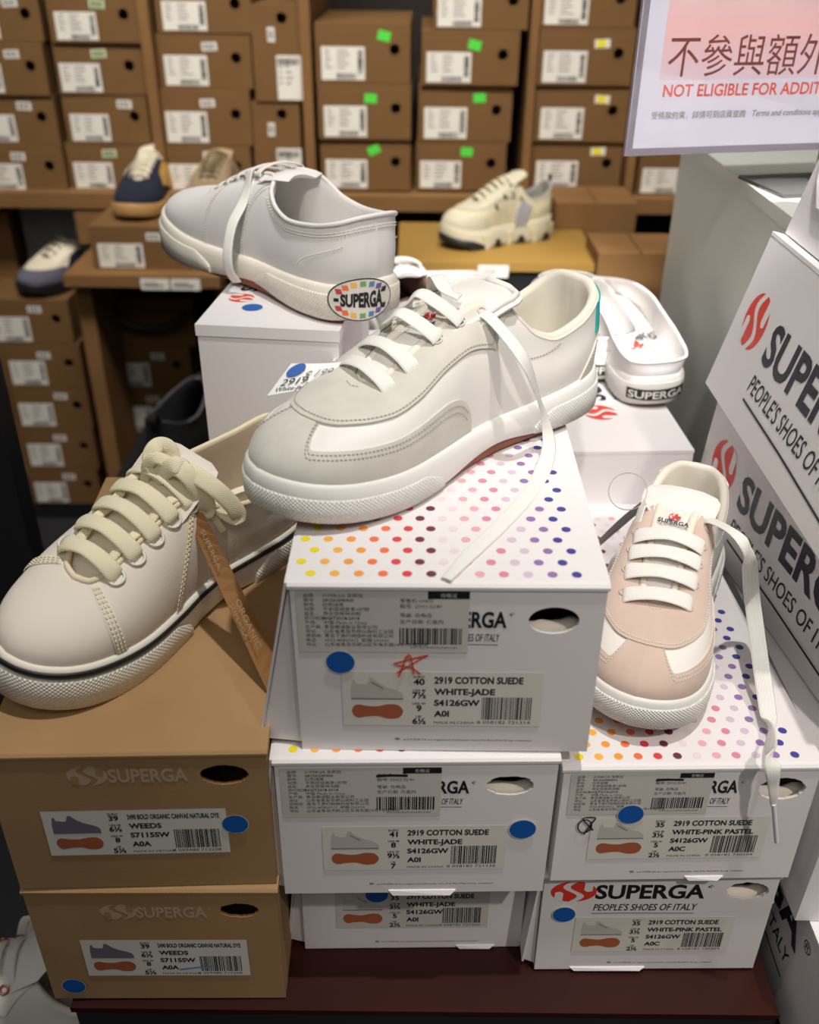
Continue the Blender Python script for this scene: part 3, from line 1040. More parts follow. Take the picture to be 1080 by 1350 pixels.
for lab, grp, rows in stacks:
    geo = []
    for r in rows:
        geo.append(None if r is None else px_box(*r[:4]))
    # stack exactly: heights from the bottom up
    z = None
    for i in (3, 2, 1, 0):
        if geo[i] is None:
            continue
        cx, w, zb_, h = geo[i]
        if z is None:
            z = zb_
        ztop = zb_ + h
        name = ORD[i] if rows[0] is not None else ['', 'top', 'middle', 'bottom'][i]
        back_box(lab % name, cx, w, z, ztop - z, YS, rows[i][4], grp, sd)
        z = ztop
        sd += 1
cx, w, zb_, h = px_box(334, 397, 134, 256)
zs = px_box(334, 397, 190, 252)[2]
back_box('kraft shoebox stood on its short side, lower of two', cx, w, zs, zb_ + h - zs, YS, W_, 'boxes stood on their sides', 140, rot=True)
cx2, w2, zb2, h2 = px_box(333, 397, 5, 133)
back_box('kraft shoebox stood on its short side, upper of two', cx2, w2, zb_ + h, zb2 + h2 - zb_ - h, YS, W_, 'boxes stood on their sides', 141, rot=True)
cx, w, zb_, h = px_box(842, 962, 190, 250)
back_box('kraft shoebox peeping out just below the hanging sign', cx, w, zs, h, YS, None, None, 142)

# shelf board and carton uprights that carry the stacks
ZSH = zs
shelf = empty('carton_shelf', (0, YS, ZSH))
tag(shelf, 'long cardboard-covered shelf carrying the kraft shoeboxes at the back', 'shelf')


def spart(name, root, lo, hi, m, label=None):
    b = MB()
    o = root.location
    b.box([lo[i] - o[i] for i in range(3)], [hi[i] - o[i] for i in range(3)], m)
    return tag(b.build(name, root), label)


spart('board', shelf, (-1.7, YS - .035, ZSH - .03), (1.5, 2.5, ZSH - .0005), KRAFT_OLD)
for (xa, xb) in ((197, 210), (400, 413)):
    p = on_y((xa + xb) / 2, 130, YS - .01)
    wd = abs(on_y(xb, 130, YS).x - on_y(xa, 130, YS).x)
    spart('upright', shelf, (p.x - wd / 2, YS - .02, ZSH), (p.x + wd / 2, 2.49, ZSH + .62), KRAFT_OLD)
p = on_y(696, 130, YS); spart('upright', shelf, (p.x - .004, YS - .01, ZSH), (p.x + .012, 2.49, ZSH + .62), KRAFT_OLD)
p = on_y(838, 150, YS); spart('upright', shelf, (p.x - .008, YS - .02, ZSH), (p.x + .008, 2.49, ZSH + .62), KRAFT_OLD)
for x in (-1.66, -.42, .38, 1.2):
    spart('leg', shelf, (x, 2.42, 0), (x + .04, 2.48, ZSH - .03), BLACKM, 'dark metal leg')
spart('back_board', shelf, (-1.7, 2.5, ZSH - .4), (1.5, 2.51, ZSH + .75), DARK_IN)

# carton frame that holds the lower left stacks
YC = 1.80 * KBG
lo_board = on_y(180, 381, YC)
carton = empty('open_carton', (lo_board.x, YC, 0))
tag(carton, 'open brown carton with two white price strips on its torn lip, under the navy sneaker', 'carton')
ZC = on_y(180, 364, YC - .04).z
xa, xb = on_y(84, 372, YC - .04).x, on_y(290, 372, YC - .04).x
spart('top_flap', carton, (xa, YC - .04, ZC - .022), (xb, 2.40, ZC), KRAFT_OLD)
q = on_y(92, 400, YC)
spart('side_panel', carton, (xa + .004, YC, .02), (xa + .034, 2.40, ZC - .0225), KRAFT_OLD)
spart('side_panel', carton, (xb - .02, YC + .01, .02), (xb, 2.40, ZC - .0225), KRAFT_OLD)
spart('base', carton, (xa, YC, 0), (xb, 2.40, .02), KRAFT_OLD)
st = MB()
for (x0, x1) in ((185, 223), (225, 264)):
    a_, b_ = on_y(x0, 371, YC - .0405), on_y(x1, 374, YC - .0405)
    d = Decal(st, (a_.x - carton.location.x, -.0405, ZC - .026), (1, 0, 0), (0, 0, 1), .0003)
    wq = b_.x - a_.x
    d.rect(0, 0, wq, .022, STICK)
    d.rect(wq * .1, .012, wq * .6, .0145, LABELINK, 2); d.rect(wq * .1, .006, wq * .8, .0098, LABELINK, 2)
st.build('price_strip', carton)

cx, w, zb_, h = px_box(121, 250, 298, 363, YC)
back_box('kraft shoebox carrying the navy sneaker, on the carton lip', cx, w, ZC, (zb_ + h) - ZC, YC, W_, None, 150, jitter=False)
NAVYBOX = (cx, YC, zb_ + h)

# boxes inside the carton
rows = [(141, 256, 392, 455), (138, 252, 456, 511), (146, 255, 512, 570), (152, 256, 571, 628), (158, 257, 629, 680), (163, 260, 681, 726)]
zz = None
nm = ['kraft shoebox without label, behind the dark coiled band in the carton', 'kraft shoebox with label just above the black slip-on, inside the carton', 'kraft shoebox half hidden behind the black slip-on, inside the carton',
      'kraft shoebox low in the carton, behind the base of the black slip-on', 'kraft shoebox near the carton floor, right behind the left kraft boxes', 'lowest kraft shoebox of the carton']
geo = [px_box(*r, 1.95 * KBG) for r in rows]
zz = .021
for i in range(3, -1, -1):
    cx, w, zb_, h = geo[i]
    top = zb_ + h
    if i == 3:
        zz = zb_
    back_box(nm[i], cx, w, zz, top - zz, 1.95 * KBG, None if i == 0 else W_, 'boxes inside the carton', 160 + i, lab=i > 0, jitter=False, holed=i > 0)
    zz = top
spart('inner_stand', carton, (geo[3][0] - .08, 1.95 * KBG + .01, .021), (geo[3][0] + .08, 2.36, geo[3][2] - .0005), BLACKM, 'black inner stand')
# coiled band
cb = MB()
c0 = on_y(195, 408, 1.95 * KBG - .03)
cb.tube([(c0.x + .072 * math.cos(a), c0.y + .0, c0.z - .008 + .034 * math.sin(a)) for a in np.linspace(math.pi * .93, math.pi * 2.05, 30)], .0075, BLACKM, 10)
o = cb.build('dark_band')
tag(o, 'dark curved band in front of the unlabelled box in the carton', 'band')

# left lower stack carrying the grey and cream sneaker
rows = [(-22, 93, 394, 452), (6, 108, 453, 509), (20, 118, 510, 563), (32, 126, 564, 616), (40, 131, 617, 664)]
YM = 1.92 * KBG
geo = [px_box(*r, YM) for r in rows]
zz = None
for i in range(4, -1, -1):
    cx, w, zb_, h = geo[i]
    if zz is None:
        zz = zb_
    back_box('kraft shoebox, %s of the left stack under the grey-toed sneaker' % ['top', 'second', 'third', 'fourth', 'lowest'][i], cx, w, zz, zb_ + h - zz, YM, W_, 'left stack under the grey-toed sneaker', 170 + i, jitter=False)
    zz = zb_ + h
LSTACK_TOP = (geo[0][0], YM, zz)
b = MB(); b.box((geo[4][0] - .14, YM + .005, 0), (geo[4][0] + .09, 2.36, geo[4][2] - .0005), BLACKM)
tag(b.build('black_plinth'), 'black plinth in the shade under the left kraft stack', 'plinth')
# further cartons seen under the shelf
def carton_box(label, xl, xr, yt, yb, ys, m, depth=.25, zfloor=None):
    cx, w, zb_, h = px_box(xl, xr, yt, yb, ys)
    z0 = zb_ if zfloor is None else zfloor
    root = empty('brown_carton', (cx, ys, z0)); tag(root, label, 'carton')
    b = MB(); hh = zb_ + h - z0
    b.box((-w / 2, 0, 0), (w / 2, depth, hh - .003), m)
    b.build('body', root)
    f = MB(); f.box((-w / 2, 0, hh - .0028), (-.001, depth, hh), m); f.build('flap', root)
    f = MB(); f.box((.001, 0, hh - .0028), (w / 2, depth, hh), m); f.build('flap', root)
    return cx, hh + z0, w


carton_box('brown carton at the far left edge under the shelf', -50, 14, 280, 330, 2.06 * KBG, KRAFT_OLD, .05, .02)
carton_box('brown carton just under the shelf behind the navy sneaker', 104, 200, 263, 372, 1.97 * KBG, KRAFT_OLD, .16, ZC + .0005)
carton_box('brown carton under the shelf right behind the chunky sneaker', 728, 834, 268, 380, 1.84 * KBG, KRAFT_OLD, .14, .02)
gm = MB()
a_, b_ = on_y(40, 350, 2.04 * KBG), on_y(112, 266, 2.04 * KBG)
gm.box((a_.x, 2.04 * KBG, .3), (b_.x, 2.04 * KBG + .02, b_.z), mat('grey_metal_panel', srgb(92, 92, 94), .4, metal=.3))
gm.box((a_.x, 2.04 * KBG, .0), (a_.x + .02, 2.04 * KBG + .02, .3), BLACKM)
gm.box((b_.x - .02, 2.04 * KBG, .0), (b_.x, 2.04 * KBG + .02, .3), BLACKM)
tag(gm.build('grey_metal_panel'), 'grey metal panel in the dark recess left of the navy sneaker', 'panel')

# olive carton with the chunky sneaker
YO = 1.62 * KBG
a_, b_ = on_y(524, 346, YO), on_y(792, 346, YO)
ZO = a_.z
back_y = YO
for k in range(200):
    back_y = YO + k * .003
    if (ray(600, 294) * (back_y / ray(600, 294).y) + Vector((0, 0, H))).z <= ZO:
        break
ob = empty('olive_carton', ((a_.x + b_.x) / 2, YO, .02))
tag(ob, 'olive brown carton with a black front under the chunky sneaker', 'carton')
ow = b_.x - a_.x
OLIVE = mat('olive_card', srgb(150, 116, 52), .6, var=.06, scale=8)
m1 = MB(); m1.box((-ow / 2 + .004, .012, -.02), (ow / 2 - .004, min(back_y, 2.36) - YO - .006, ZO - .0226), BLACKM); m1.build('body', ob)
m2 = MB()
m2.box((-ow / 2, 0, ZO - .0225), (ow / 2, min(back_y, 2.36) - YO, ZO - .0200), OLIVE)
m2.box((-ow / 2, 0, ZO - .034), (ow / 2, .004, ZO - .0226), OLIVE)
m2.build('lid', ob)
st = MB()
a2, b2_ = on_y(631, 346, YO), on_y(671, 346, YO)
d = Decal(st, (a2.x - ob.location.x, -.001, ZO - .0205 - .024), (1, 0, 0), (0, 0, 1), .0003)
d.rect(0, 0, b2_.x - a2.x, .022, STICK)
d.rect(.008, .012, .035, .014, LABELINK, 2); d.rect(.008, .007, .03, .009, LABELINK, 2)
st.build('price_strip', ob)
OLIVE_TOP = ZO
carton_box('brown taped carton between the mule and the white cabinet', 787, 900, 335, 380, 1.60 * KBG, KRAFT_OLD, .13, .02)

# ------------------------------------------------------------------ white cabinet, black post
cabx = (on_y(893, 206, 1.25 * K).x)
ztop = on_y(975, 233, 1.12 * K)
cab = empty('display_cabinet', (.45, 1.1, 0))
tag(cab, 'tall grey-white laminate cabinet behind the tilted boxes at the right', 'cabinet')
YB = 1.345 * K
xl = on_y(884, 300, YB).x
zt_ = None
# top level: the edge runs along the sight lines through (935,205) and (1015,262)
d1 = ray(975, 233); zt_ = H + d1.z * (xl / d1.x)
b = MB(); b.box((xl - .45, .798 - 1.1, .0), (xl + .5 - .45, YB - 1.1, zt_ - .012), CABINET); b.build('carcass', cab)
b = MB(); b.box((xl - .45 - .001, .798 - 1.1 - .001, zt_ - .0118), (xl + .5 - .45, YB - 1.1 + .001, zt_), CABINET); b.build('top_panel', cab)

bp = MB()
pa = on_z(38, 690, .3)
ypost = .80
x_e = on_y(8, 590, ypost).x
bp.box((x_e - .30, ypost, 0), (x_e, ypost + .03, on_y(2, 500, ypost).z + .02), BLACKM)
tag(bp.build('black_rack'), 'black display rack standing at the left edge beside the kraft boxes', 'rack')
# ------------------------------------------------------------------ shoe parts
def skirt_band(mb, s, ts, rlo, rhi, off, m, nr=8, weave_len=None, surf=None, skirt=True):
    """a patch lying on the upper: for every t a band r in [rlo, rhi], lifted by off, with a turned-down edge"""
    P = surf or s.pt
    ts = np.asarray(ts)
    lo, hi = np.broadcast_to(rlo, ts.shape), np.broadcast_to(rhi, ts.shape)
    rows, uv = [], []
    per = 2.4 * s.L
    for j in range(nr + 1):
        r = lo + (hi - lo) * j / nr
        q = P(ts, r, off)
        rows.append(q); uv.append(np.stack([ts * per, r * .08], 1))
    G = np.array(rows).transpose(1, 0, 2)
    U = np.array(uv).transpose(1, 0, 2)
    mb.grid(G, m, uv=U, smooth=True)
    if skirt:
        border = [(0, j) for j in range(nr + 1)] + [(i, nr) for i in range(1, len(ts))] + [(len(ts) - 1, j) for j in range(nr - 1, -1, -1)] + [(i, 0) for i in range(len(ts) - 2, -1, -1)]
        tt = np.array([ts[i] for i, j in border]); rr = np.array([lo[i] + (hi[i] - lo[i]) * j / nr for i, j in border])
        a = P(tt, rr, off); b = P(tt, rr, -.0004)
        mb.grid(np.stack([a, b], 1), m, smooth=False)
    return G


def dashes(mb, pts, nrm, m, pitch=.0026, ln=.0017, wd=.0006, th=.0005):
    """a row of stitches along a polyline lying on a surface with normals nrm"""
    pts = np.asarray(pts, float); nrm = np.asarray(nrm, float)
    sl = np.concatenate([[0], np.cumsum(np.linalg.norm(np.diff(pts, axis=0), axis=1))])
    if sl[-1] < pitch:
        return
    cs = np.arange(pitch * .5, sl[-1], pitch)
    c = np.stack([np.interp(cs, sl, pts[:, k]) for k in range(3)], 1)
    c2 = np.stack([np.interp(cs + .0003, sl, pts[:, k]) for k in range(3)], 1)
    n = np.stack([np.interp(cs, sl, nrm[:, k]) for k in range(3)], 1)
    t = c2 - c; t /= np.maximum(np.linalg.norm(t, axis=1, keepdims=True), 1e-9)
    w = np.cross(n, t)
    V, F = [], []
    for i in range(len(c)):
        o = len(V)
        a, b = c[i] - t[i] * ln / 2, c[i] + t[i] * ln / 2
        V += [a - w[i] * wd / 2, a + w[i] * wd / 2, b + w[i] * wd / 2, b - w[i] * wd / 2]
        V += [c[i] - t[i] * ln * .3 - w[i] * wd / 3 + n[i] * th, c[i] - t[i] * ln * .3 + w[i] * wd / 3 + n[i] * th, c[i] + t[i] * ln * .3 + w[i] * wd / 3 + n[i] * th, c[i] + t[i] * ln * .3 - w[i] * wd / 3 + n[i] * th]
        F += [(o + 4, o + 5, o + 6, o + 7), (o, o + 4, o + 7, o + 3), (o + 1, o + 2, o + 6, o + 5), (o, o + 1, o + 5, o + 4), (o + 3, o + 7, o + 6, o + 2)]
    mb.add(V, F, m)


def stitch_line(mb, s, ts, rs, off, m, **k):
    ts = np.asarray(ts, float); rs = np.broadcast_to(rs, ts.shape)
    dashes(mb, s.pt(ts, rs, off), s.norm(ts, rs), m, **k)


def ribbon(mb, path, normals, wd, th, m, n=60, taper=None, closed_ends=True, round_=2.6, uvs=1.0):
    """flat woven lace along path; normals point out of its flat side"""
    P = resample(catmull(path, 6 * n), n)
    sN = np.linspace(0, 1, len(normals))
    u = np.linspace(0, 1, n)
    N = np.stack([np.interp(u, sN, np.array(normals, float)[:, k]) for k in range(3)], 1)
    T = np.gradient(P, axis=0); T /= np.maximum(np.linalg.norm(T, axis=1, keepdims=True), 1e-9)
    N = N - T * np.sum(N * T, 1, keepdims=True); N /= np.maximum(np.linalg.norm(N, axis=1, keepdims=True), 1e-9)
    S = np.cross(N, T)
    nk = 14
    a = np.linspace(0, 2 * np.pi, nk, endpoint=False)
    cx = np.sign(np.cos(a)) * np.abs(np.cos(a)) ** (2 / round_); cy = np.sign(np.sin(a)) * np.abs(np.sin(a)) ** (2 / round_)
    W = np.full(n, wd) if taper is None else np.interp(u, np.linspace(0, 1, len(taper)), taper) * wd
    L = np.concatenate([[0], np.cumsum(np.linalg.norm(np.diff(P, axis=0), axis=1))])
    G = P[:, None] + S[:, None] * (cx[None, :, None] * W[:, None, None] / 2) + N[:, None] * (cy[None, :, None] * th / 2)
    U = np.stack([np.broadcast_to(cx * wd / 2, (n, nk)), np.broadcast_to(L[:, None], (n, nk))], -1)
    mb.grid(G, m, wrap_v=True, uv=U, smooth=True)
    if closed_ends:
        mb.add(G[0], [list(range(nk))[::-1]], m); mb.add(G[-1], [list(range(nk))], m)


class ShoeBuild:
    def __init__(s, S, name, label, cat, loc, yaw, pitch=0, roll=0, scale=1.0, group=None):
        s.S = S
        s.root = empty(name)
        R = Matrix.Rotation(yaw, 4, 'Z') @ Matrix.Rotation(pitch, 4, 'Y') @ Matrix.Rotation(roll, 4, 'X')
        s.M = Matrix.Translation(Vector(loc)) @ R @ Matrix.Scale(scale, 4)
        s.root.matrix_world = s.M
        s.Mi = s.M.inverted()
        tag(s.root, label, cat, group)

    def loc(s, p):              # world -> shoe
        return np.array(s.Mi @ Vector(p))

    def locn(s, v):
        return np.array(s.Mi.to_3x3() @ Vector(v))

    def sole(s, m, mt, gum, arch=.004, bump_f=.62, heel_f=.3, bump_h=.62, bump_off=.0016, n=240, lip=True, gum_h=.004, texture_all=False, rim=.0, topband=True):
        S = s.S
        t = np.arange(n) / n
        o, nn = S.o2(t), S.n2(t)
        x = o[:, 0]; f = x / S.L
        zb, zt = S.zb(x), S.zt(x)
        zb2 = zb + .0012 + arch * np.exp(-((f - .42) / .13) ** 2)
        prof = [(-.012, 0, 0), (-.0008, 0, 0), (.0, 0, .0010), (.0007, .35, 0), (.0004, .7, 0), (-.0008, 1, -.0022), (-.0022, 1, -.0005), (-.0038, 1, 0), (-.0085, 1, -.0008), (-.014, 1, -.004)]
        G = []
        L = np.concatenate([[0], np.cumsum(np.linalg.norm(np.diff(o, axis=0), axis=1))])
        for off, k, dz in prof:
            z = zb2 + (zt - zb2) * k + dz
            G.append(np.c_[o + nn * off, z])
        G = np.array(G).transpose(1, 0, 2)
        U = np.stack([np.broadcast_to(L[:, None], G.shape[:2]), G[..., 2]], -1)
        b = MB()
        b.grid(G, mt if texture_all else m, wrap_u=True, uv=U, smooth=True)
        b.build('midsole', s.root)
        g = MB()
        q = o - nn * .0028
        bot = np.c_[q, zb]; top = np.c_[q, zb2 + .002]
        g.grid(np.stack([bot, top], 1), gum, wrap_u=True, smooth=True)
        inner = np.c_[o - nn * .0055, zb - .0003]
        g.grid(np.stack([inner, bot], 1), gum, wrap_u=True)
        g.add(inner, [list(range(n))[::-1]], gum)
        g.build('outsole', s.root)

        def band(nm, t0, t1, hfrac, off, mm, zlo=.0012, zhi=None, taper=.018, parent=None, lowfrac=0.):
            tt = np.linspace(t0, t1, 150)
            oo, n2_ = S.o2(tt), S.n2(tt)
            xx = oo[:, 0]; ff = xx / S.L
            zb_, zt_ = S.zb(xx) + .0012 + arch * np.exp(-((ff - .42) / .13) ** 2), S.zt(xx)
            Ls = np.concatenate([[0], np.cumsum(np.linalg.norm(np.diff(oo, axis=0), axis=1))])
            e = np.minimum(Ls, Ls[-1] - Ls)
            k = np.clip(e / taper, 0, 1) if taper else np.ones_like(e)
            k = .35 + .65 * k ** .7
            lo = zb_ + .0006 + (zt_ - zb_) * lowfrac; hi = zb_ + (zt_ - zb_) * hfrac * k + .0006
            rows = []
            for oz, kz in ((-.0002, 0), (off, 0.02), (off * 1.25, .5), (off, .96), (off * .55, 1.0), (-.0002, 1.01)):
                rows.append(np.c_[oo + n2_ * oz, lo + (hi - lo) * kz])
            Gq = np.array(rows).transpose(1, 0, 2)
            Uq = np.stack([np.broadcast_to(Ls[:, None], Gq.shape[:2]), Gq[..., 2]], -1)
            bb = MB()
            bb.grid(Gq, mm, uv=Uq, smooth=True)
            bb.add(Gq[0], [list(range(6))], mm); bb.add(Gq[-1], [list(range(6))[::-1]], mm)
            return bb.build(nm, parent or s.root)
        s.band = band
        if bump_f:
            band('toe_bumper', S.tx(bump_f, 1), S.tx(bump_f, -1), bump_h, bump_off, mt)
        if heel_f:
            band('heel_bumper', S.tx(heel_f, -1) - 1, S.tx(heel_f, 1), bump_h * 1.05, bump_off, mt)

    def upper(s, m, n=220, nr=20, name='upper'):
        S = s.S
        t = np.arange(n) / n
        G = np.stack([S.surf(t, np.full(n, r)) for r in np.linspace(0, 1, nr + 1)], 1)
        U = np.stack([np.broadcast_to((t * 2.4 * S.L)[:, None], G.shape[:2]), np.broadcast_to(np.linspace(0, .08, nr + 1)[None], G.shape[:2])], -1)
        b = MB()
        b.grid(G, m, wrap_u=True, uv=U, smooth=True)
        return b.build(name, s.root)

    def lining(s, m, mi, pad=.004, n=200, insole_z=.012, roll=.003):
        """rolled collar, inner wall and footbed"""
        S = s.S
        t = np.arange(n) / n
        T = S.top(t)
        nn = S.n2(t)
        ins = S.o2(t) - nn * .0115
        zi = S.zb(ins[:, 0]) + insole_z
        # inward direction at the top: towards the centre line
        d = np.c_[ -(T[:, 0] - np.clip(T[:, 0], .09 * S.L, .69 * S.L)), -(T[:, 1] - S.yc(T[:, 0]))]
        ln = np.linalg.norm(d, axis=1, keepdims=True)
        d = d / np.maximum(ln, 1e-6)
        pad_ = np.minimum(pad, ln[:, 0] * .45)
        rows = [T + np.c_[-d * .0005, np.zeros(n)]]
        for a in np.linspace(.0, np.pi, 7):
            rows.append(T + np.c_[d * (pad_ * (1 - np.cos(a)) / 2)[:, None], roll * np.sin(a) * np.minimum(1, pad_ / pad)])
        a0 = rows[-1]
        bot = np.c_[ins, zi]
        for k in np.linspace(.12, 1, 9):
            w = k ** 1.4
            xy = a0[:, :2] * (1 - w) + bot[:, :2] * w
            z = a0[:, 2] * (1 - k) + bot[:, 2] * k
            rows.append(np.c_[xy, z])
        G = np.array(rows).transpose(1, 0, 2)
        U = np.stack([np.broadcast_to((t * 2.4 * S.L)[:, None], G.shape[:2]), G[..., 2]], -1)
        b = MB()
        b.grid(G, m, wrap_u=True, uv=U, smooth=True, flip=True)
        o = b.build('collar_lining', s.root)
        f = MB()
        c = np.array([[S.L * .5, 0, insole_z]])
        f.add(np.vstack([bot, c]), [(i, (i + 1) % n, n) for i in range(n)], mi, smooth=True)
        f.build('insole', s.root)
        return o

    def throat_z(s, x):
        k = s.S.k
        kk = k[k[:, 1] > .34]
        o = np.argsort(kk[:, 1])
        return np.interp(np.asarray(x) / s.S.L, kk[o, 1], kk[o, 3])

    def throat_y(s, x):
        k = s.S.k
        kk = k[k[:, 1] > .34]
        o = np.argsort(kk[:, 1])
        return np.interp(np.asarray(x) / s.S.L, kk[o, 1], kk[o, 2])

    def tongue(s, m, f0=.72, f1=.36, rise=.030, back=.018, w=.025, lift=.002, th=.0045, flare=1.15, droop=.010, name='tongue', n=26):
        S = s.S
        u = np.linspace(0, 1, n)
        x = np.linspace(f0, f1, n) * S.L
        z = s.throat_z(x) + lift - .004 * (1 - smoothstep(0, .25, u))
        kx = smoothstep(.72, 1, u)
        x = x - back * kx * u; z = z + rise * kx
        hw = (w * (.55 + .45 * smoothstep(0, .3, u))) * (1 + (flare - 1) * smoothstep(.6, 1, u))
        hw = hw * np.where(u > .9, np.sqrt(np.clip(1 - ((u - .9) / .115) ** 2, .02, 1)), 1)
        v = np.linspace(-1, 1, 13)
        G = np.zeros((n, 13, 3))
        for i in range(n):
            G[i, :, 0] = x[i] - .004 * v * v * kx[i]
            G[i, :, 1] = S.yc(x[i]) + hw[i] * v
            G[i, :, 2] = z[i] - droop * v * v * (1 - .55 * kx[i])
        s.tongue_top = G
        du = np.gradient(G, axis=0); dv = np.gradient(G, axis=1)
        N = np.cross(du, dv); N /= np.maximum(np.linalg.norm(N, axis=2, keepdims=True), 1e-9)
        if N[n // 2, 6, 2] < 0: N = -N
        s.tongue_n = N
        th_ = th * (1 - .75 * np.abs(v) ** 4)
        G2 = G - N * th_[None, :, None]
        b = MB()
        U = np.stack([G[..., 1], np.broadcast_to((u * .11)[:, None], G.shape[:2])], -1)
        b.grid(G, m, uv=U); b.grid(G2, m, uv=U, flip=True)
        ring = [(i, 0) for i in range(n)] + [(n - 1, j) for j in range(1, 13)] + [(i, 12) for i in range(n - 2, -1, -1)] + [(0, j) for j in range(11, 0, -1)]
        b.grid(np.stack([[G[i, j] for i, j in ring], [G2[i, j] for i, j in ring]], 1), m, wrap_u=True)
        return b.build(name, s.root)

    def eyelet(s, f, sd, r=.92, off=.0016):
        S = s.S
        # t whose top curve has x = f*L
        ts = np.linspace(.12, .499, 300)
        X = S.top(ts)[:, 0]
        i = np.argmin(np.abs(X - f * S.L) + (ts < .2) * 0)
        t = ts[i] if sd > 0 else 1 - ts[i]
        return t, S.pt(t, r, off), S.norm(t, r)

    def eyelet_ring(s, mb, f, sd, r, m, rad=.0035, tube=.0008, off=.0012):
        t, p, n = s.eyelet(f, sd, r, off)
        n = Vector(n); a = n.orthogonal().normalized(); c = n.cross(a)
        mb.tube([Vector(p) + (a * math.cos(q) + c * math.sin(q)) * rad for q in np.linspace(0, 2 * math.pi, 20, endpoint=False)], tube, m, 6, closed=True)

    def bar(s, fl, fr, wd, th, m, r=.92, arch=.004, off=.0018, name='lace_bar', n=44, jitter=0., into=True):
        """one lace strip across the throat, from the +y eyelet at fl to the -y eyelet at fr"""
        tl, pl, nl = s.eyelet(fl, 1, r, off)
        tr, pr, nr = s.eyelet(fr, -1, r, off)
        ax = np.array([1, 0, 0.])
        mid = (pl + pr) / 2; up = np.array([0.15, 0, 1.])
        xm = mid[0]
        hz = max(s.throat_z(xm) + .0065 + arch - mid[2], .002)
        path = [pl - nl * .006 + (pr - pl) * -.02, pl + nl * .0012, pl * .8 + pr * .2 + up * hz * .62 + nl * .001, mid + up * hz, pl * .2 + pr * .8 + up * hz * .62 + nr * .001, pr + nr * .0012, pr - nr * .006]
        nor = [nl * .6 + (pl - pr) * 8, nl, nl * .5 + up * .6, up, nr * .5 + up * .6, nr, nr * .6 + (pr - pl) * 8]
        b = MB()
        ribbon(b, path, nor, wd, th, m, n)
        return b.build(name, s.root)
# ------------------------------------------------------------------ the shoes on show
def tops(S, f):
    ts = np.linspace(.05, .499, 400)
    return ts[np.argmin(np.abs(S.top(ts)[:, 0] - f * S.L) + (S.top(ts)[:, 0] > f * S.L + .02))]


def low_sneaker(SB, suede, has_heel, tab, upper_m, STITCH=STITCH):
    """suede toe strap, eyestay and heel counter over a smooth upper"""
    S = SB.S
    ta = S.tx(.50, 1)
    ts = np.linspace(ta, 1 - ta, 220)
    u = np.abs((ts - .5) / (.5 - ta))
    hi = .74 * (1 - smoothstep(.10, .20, u)) + .34 * smoothstep(.10, .20, u) - .05 * smoothstep(.3, .7, u)
    hi = hi * np.sqrt(np.clip(1 - np.clip((u - .80) / .2, 0, 1) ** 2.2, 0, 1)) + .012
    b = MB()
    skirt_band(b, S, ts, 0.0, hi, .0011, suede, 10)
    o = b.build('toe_overlay', SB.root)
    st = MB()
    k = slice(4, -4)
    stitch_line(st, S, ts[k], hi[k] - .035, .0013, STITCH)
    stitch_line(st, S, ts[k], hi[k] - .075, .0013, STITCH)
    st.build('stitching', o)
    te = tops(S, .335)
    ts = np.linspace(te, 1 - te, 200)
    u = np.abs((ts - .5) / (.5 - te))
    lo = .60 - .03 * smoothstep(0, .25, u) - .06 * smoothstep(.3, .6, u) + .05 * smoothstep(.62, .8, u) - .03 * smoothstep(.85, 1, u)
    b = MB()
    skirt_band(b, S, ts, lo, np.full_like(lo, .995), .0022, suede, 10)
    o = b.build('eyestay', SB.root)
    st = MB()
    stitch_line(st, S, ts[2:-2], lo[2:-2] + .03, .0024, STITCH, ln=.0019, wd=.0008)
    a = np.full(20, ts[2]); r = np.linspace(lo[0] + .03, .95, 20)
    stitch_line(st, S, a, r, .0024, STITCH); stitch_line(st, S, 1 - a, r, .0024, STITCH)
    st.build('stitching', o)
    st = MB()
    q = ts[(u < .16)]
    stitch_line(st, S, q, np.full_like(q, .93), .0024, STITCH)
    st.build('stitching', o)
    if has_heel:
        th = S.tx(.145, 1)
        ts = np.linspace(-th, th, 60)
        u = np.abs(ts / th)
        hi = np.clip(.86 - .86 * u ** 1.3, .01, 1)
        b = MB(); skirt_band(b, S, ts, 0, hi, .0012, suede, 8)
        o = b.build('heel_counter', SB.root)
        st = MB(); stitch_line(st, S, ts[2:-2], np.clip(hi[2:-2] - .04, 0, 1), .0014, STITCH); st.build('stitching', o)
        b = MB()
        th = S.tx(.075, 1)
        ts = np.linspace(-th, th, 24); u = np.abs(ts / th)
        skirt_band(b, S, ts, .56 + .1 * (1 - u), np.full(24, 1.0), .0019, tab, 6)
        b.build('heel_tab', SB.root)
    # saddle seam behind the eyestay
    for sg in (1, -1):
        st = MB()
        r = np.linspace(.62, .95, 30)
        t0, t1 = tops(S, .30), tops(S, .20)
        tt = t0 + (t1 - t0) * (r - .62) / .33
        stitch_line(st, S, tt if sg > 0 else 1 - tt, r, .0004, STITCH)
        st.build('collar_seam', SB.root)


KEY_LOW = [(0, .02, 0, .088), (.012, .024, .013, .0875), (.06, .05, .027, .081), (.16, .135, .034, .069), (.27, .215, .035, .065), (.36, .275, .032, .071), (.43, .315, .027, .083), (.47, .345, .0205, .093), (.52, .40, .0175, .095), (.60, .50, .0165, .088),
           (.68, .59, .016, .078), (.77, .66, .0145, .0685), (.87, .697, .009, .0645), (1, .707, 0, .0635)]

CTOP = (c1.matrix_world @ Vector((0, CD * .4, CH))).z
RTOP = (r1.matrix_world @ Vector((0, PD * .4, PH))).z
BTOP = (b1.matrix_world @ Vector((0, BD * .4, BH))).z

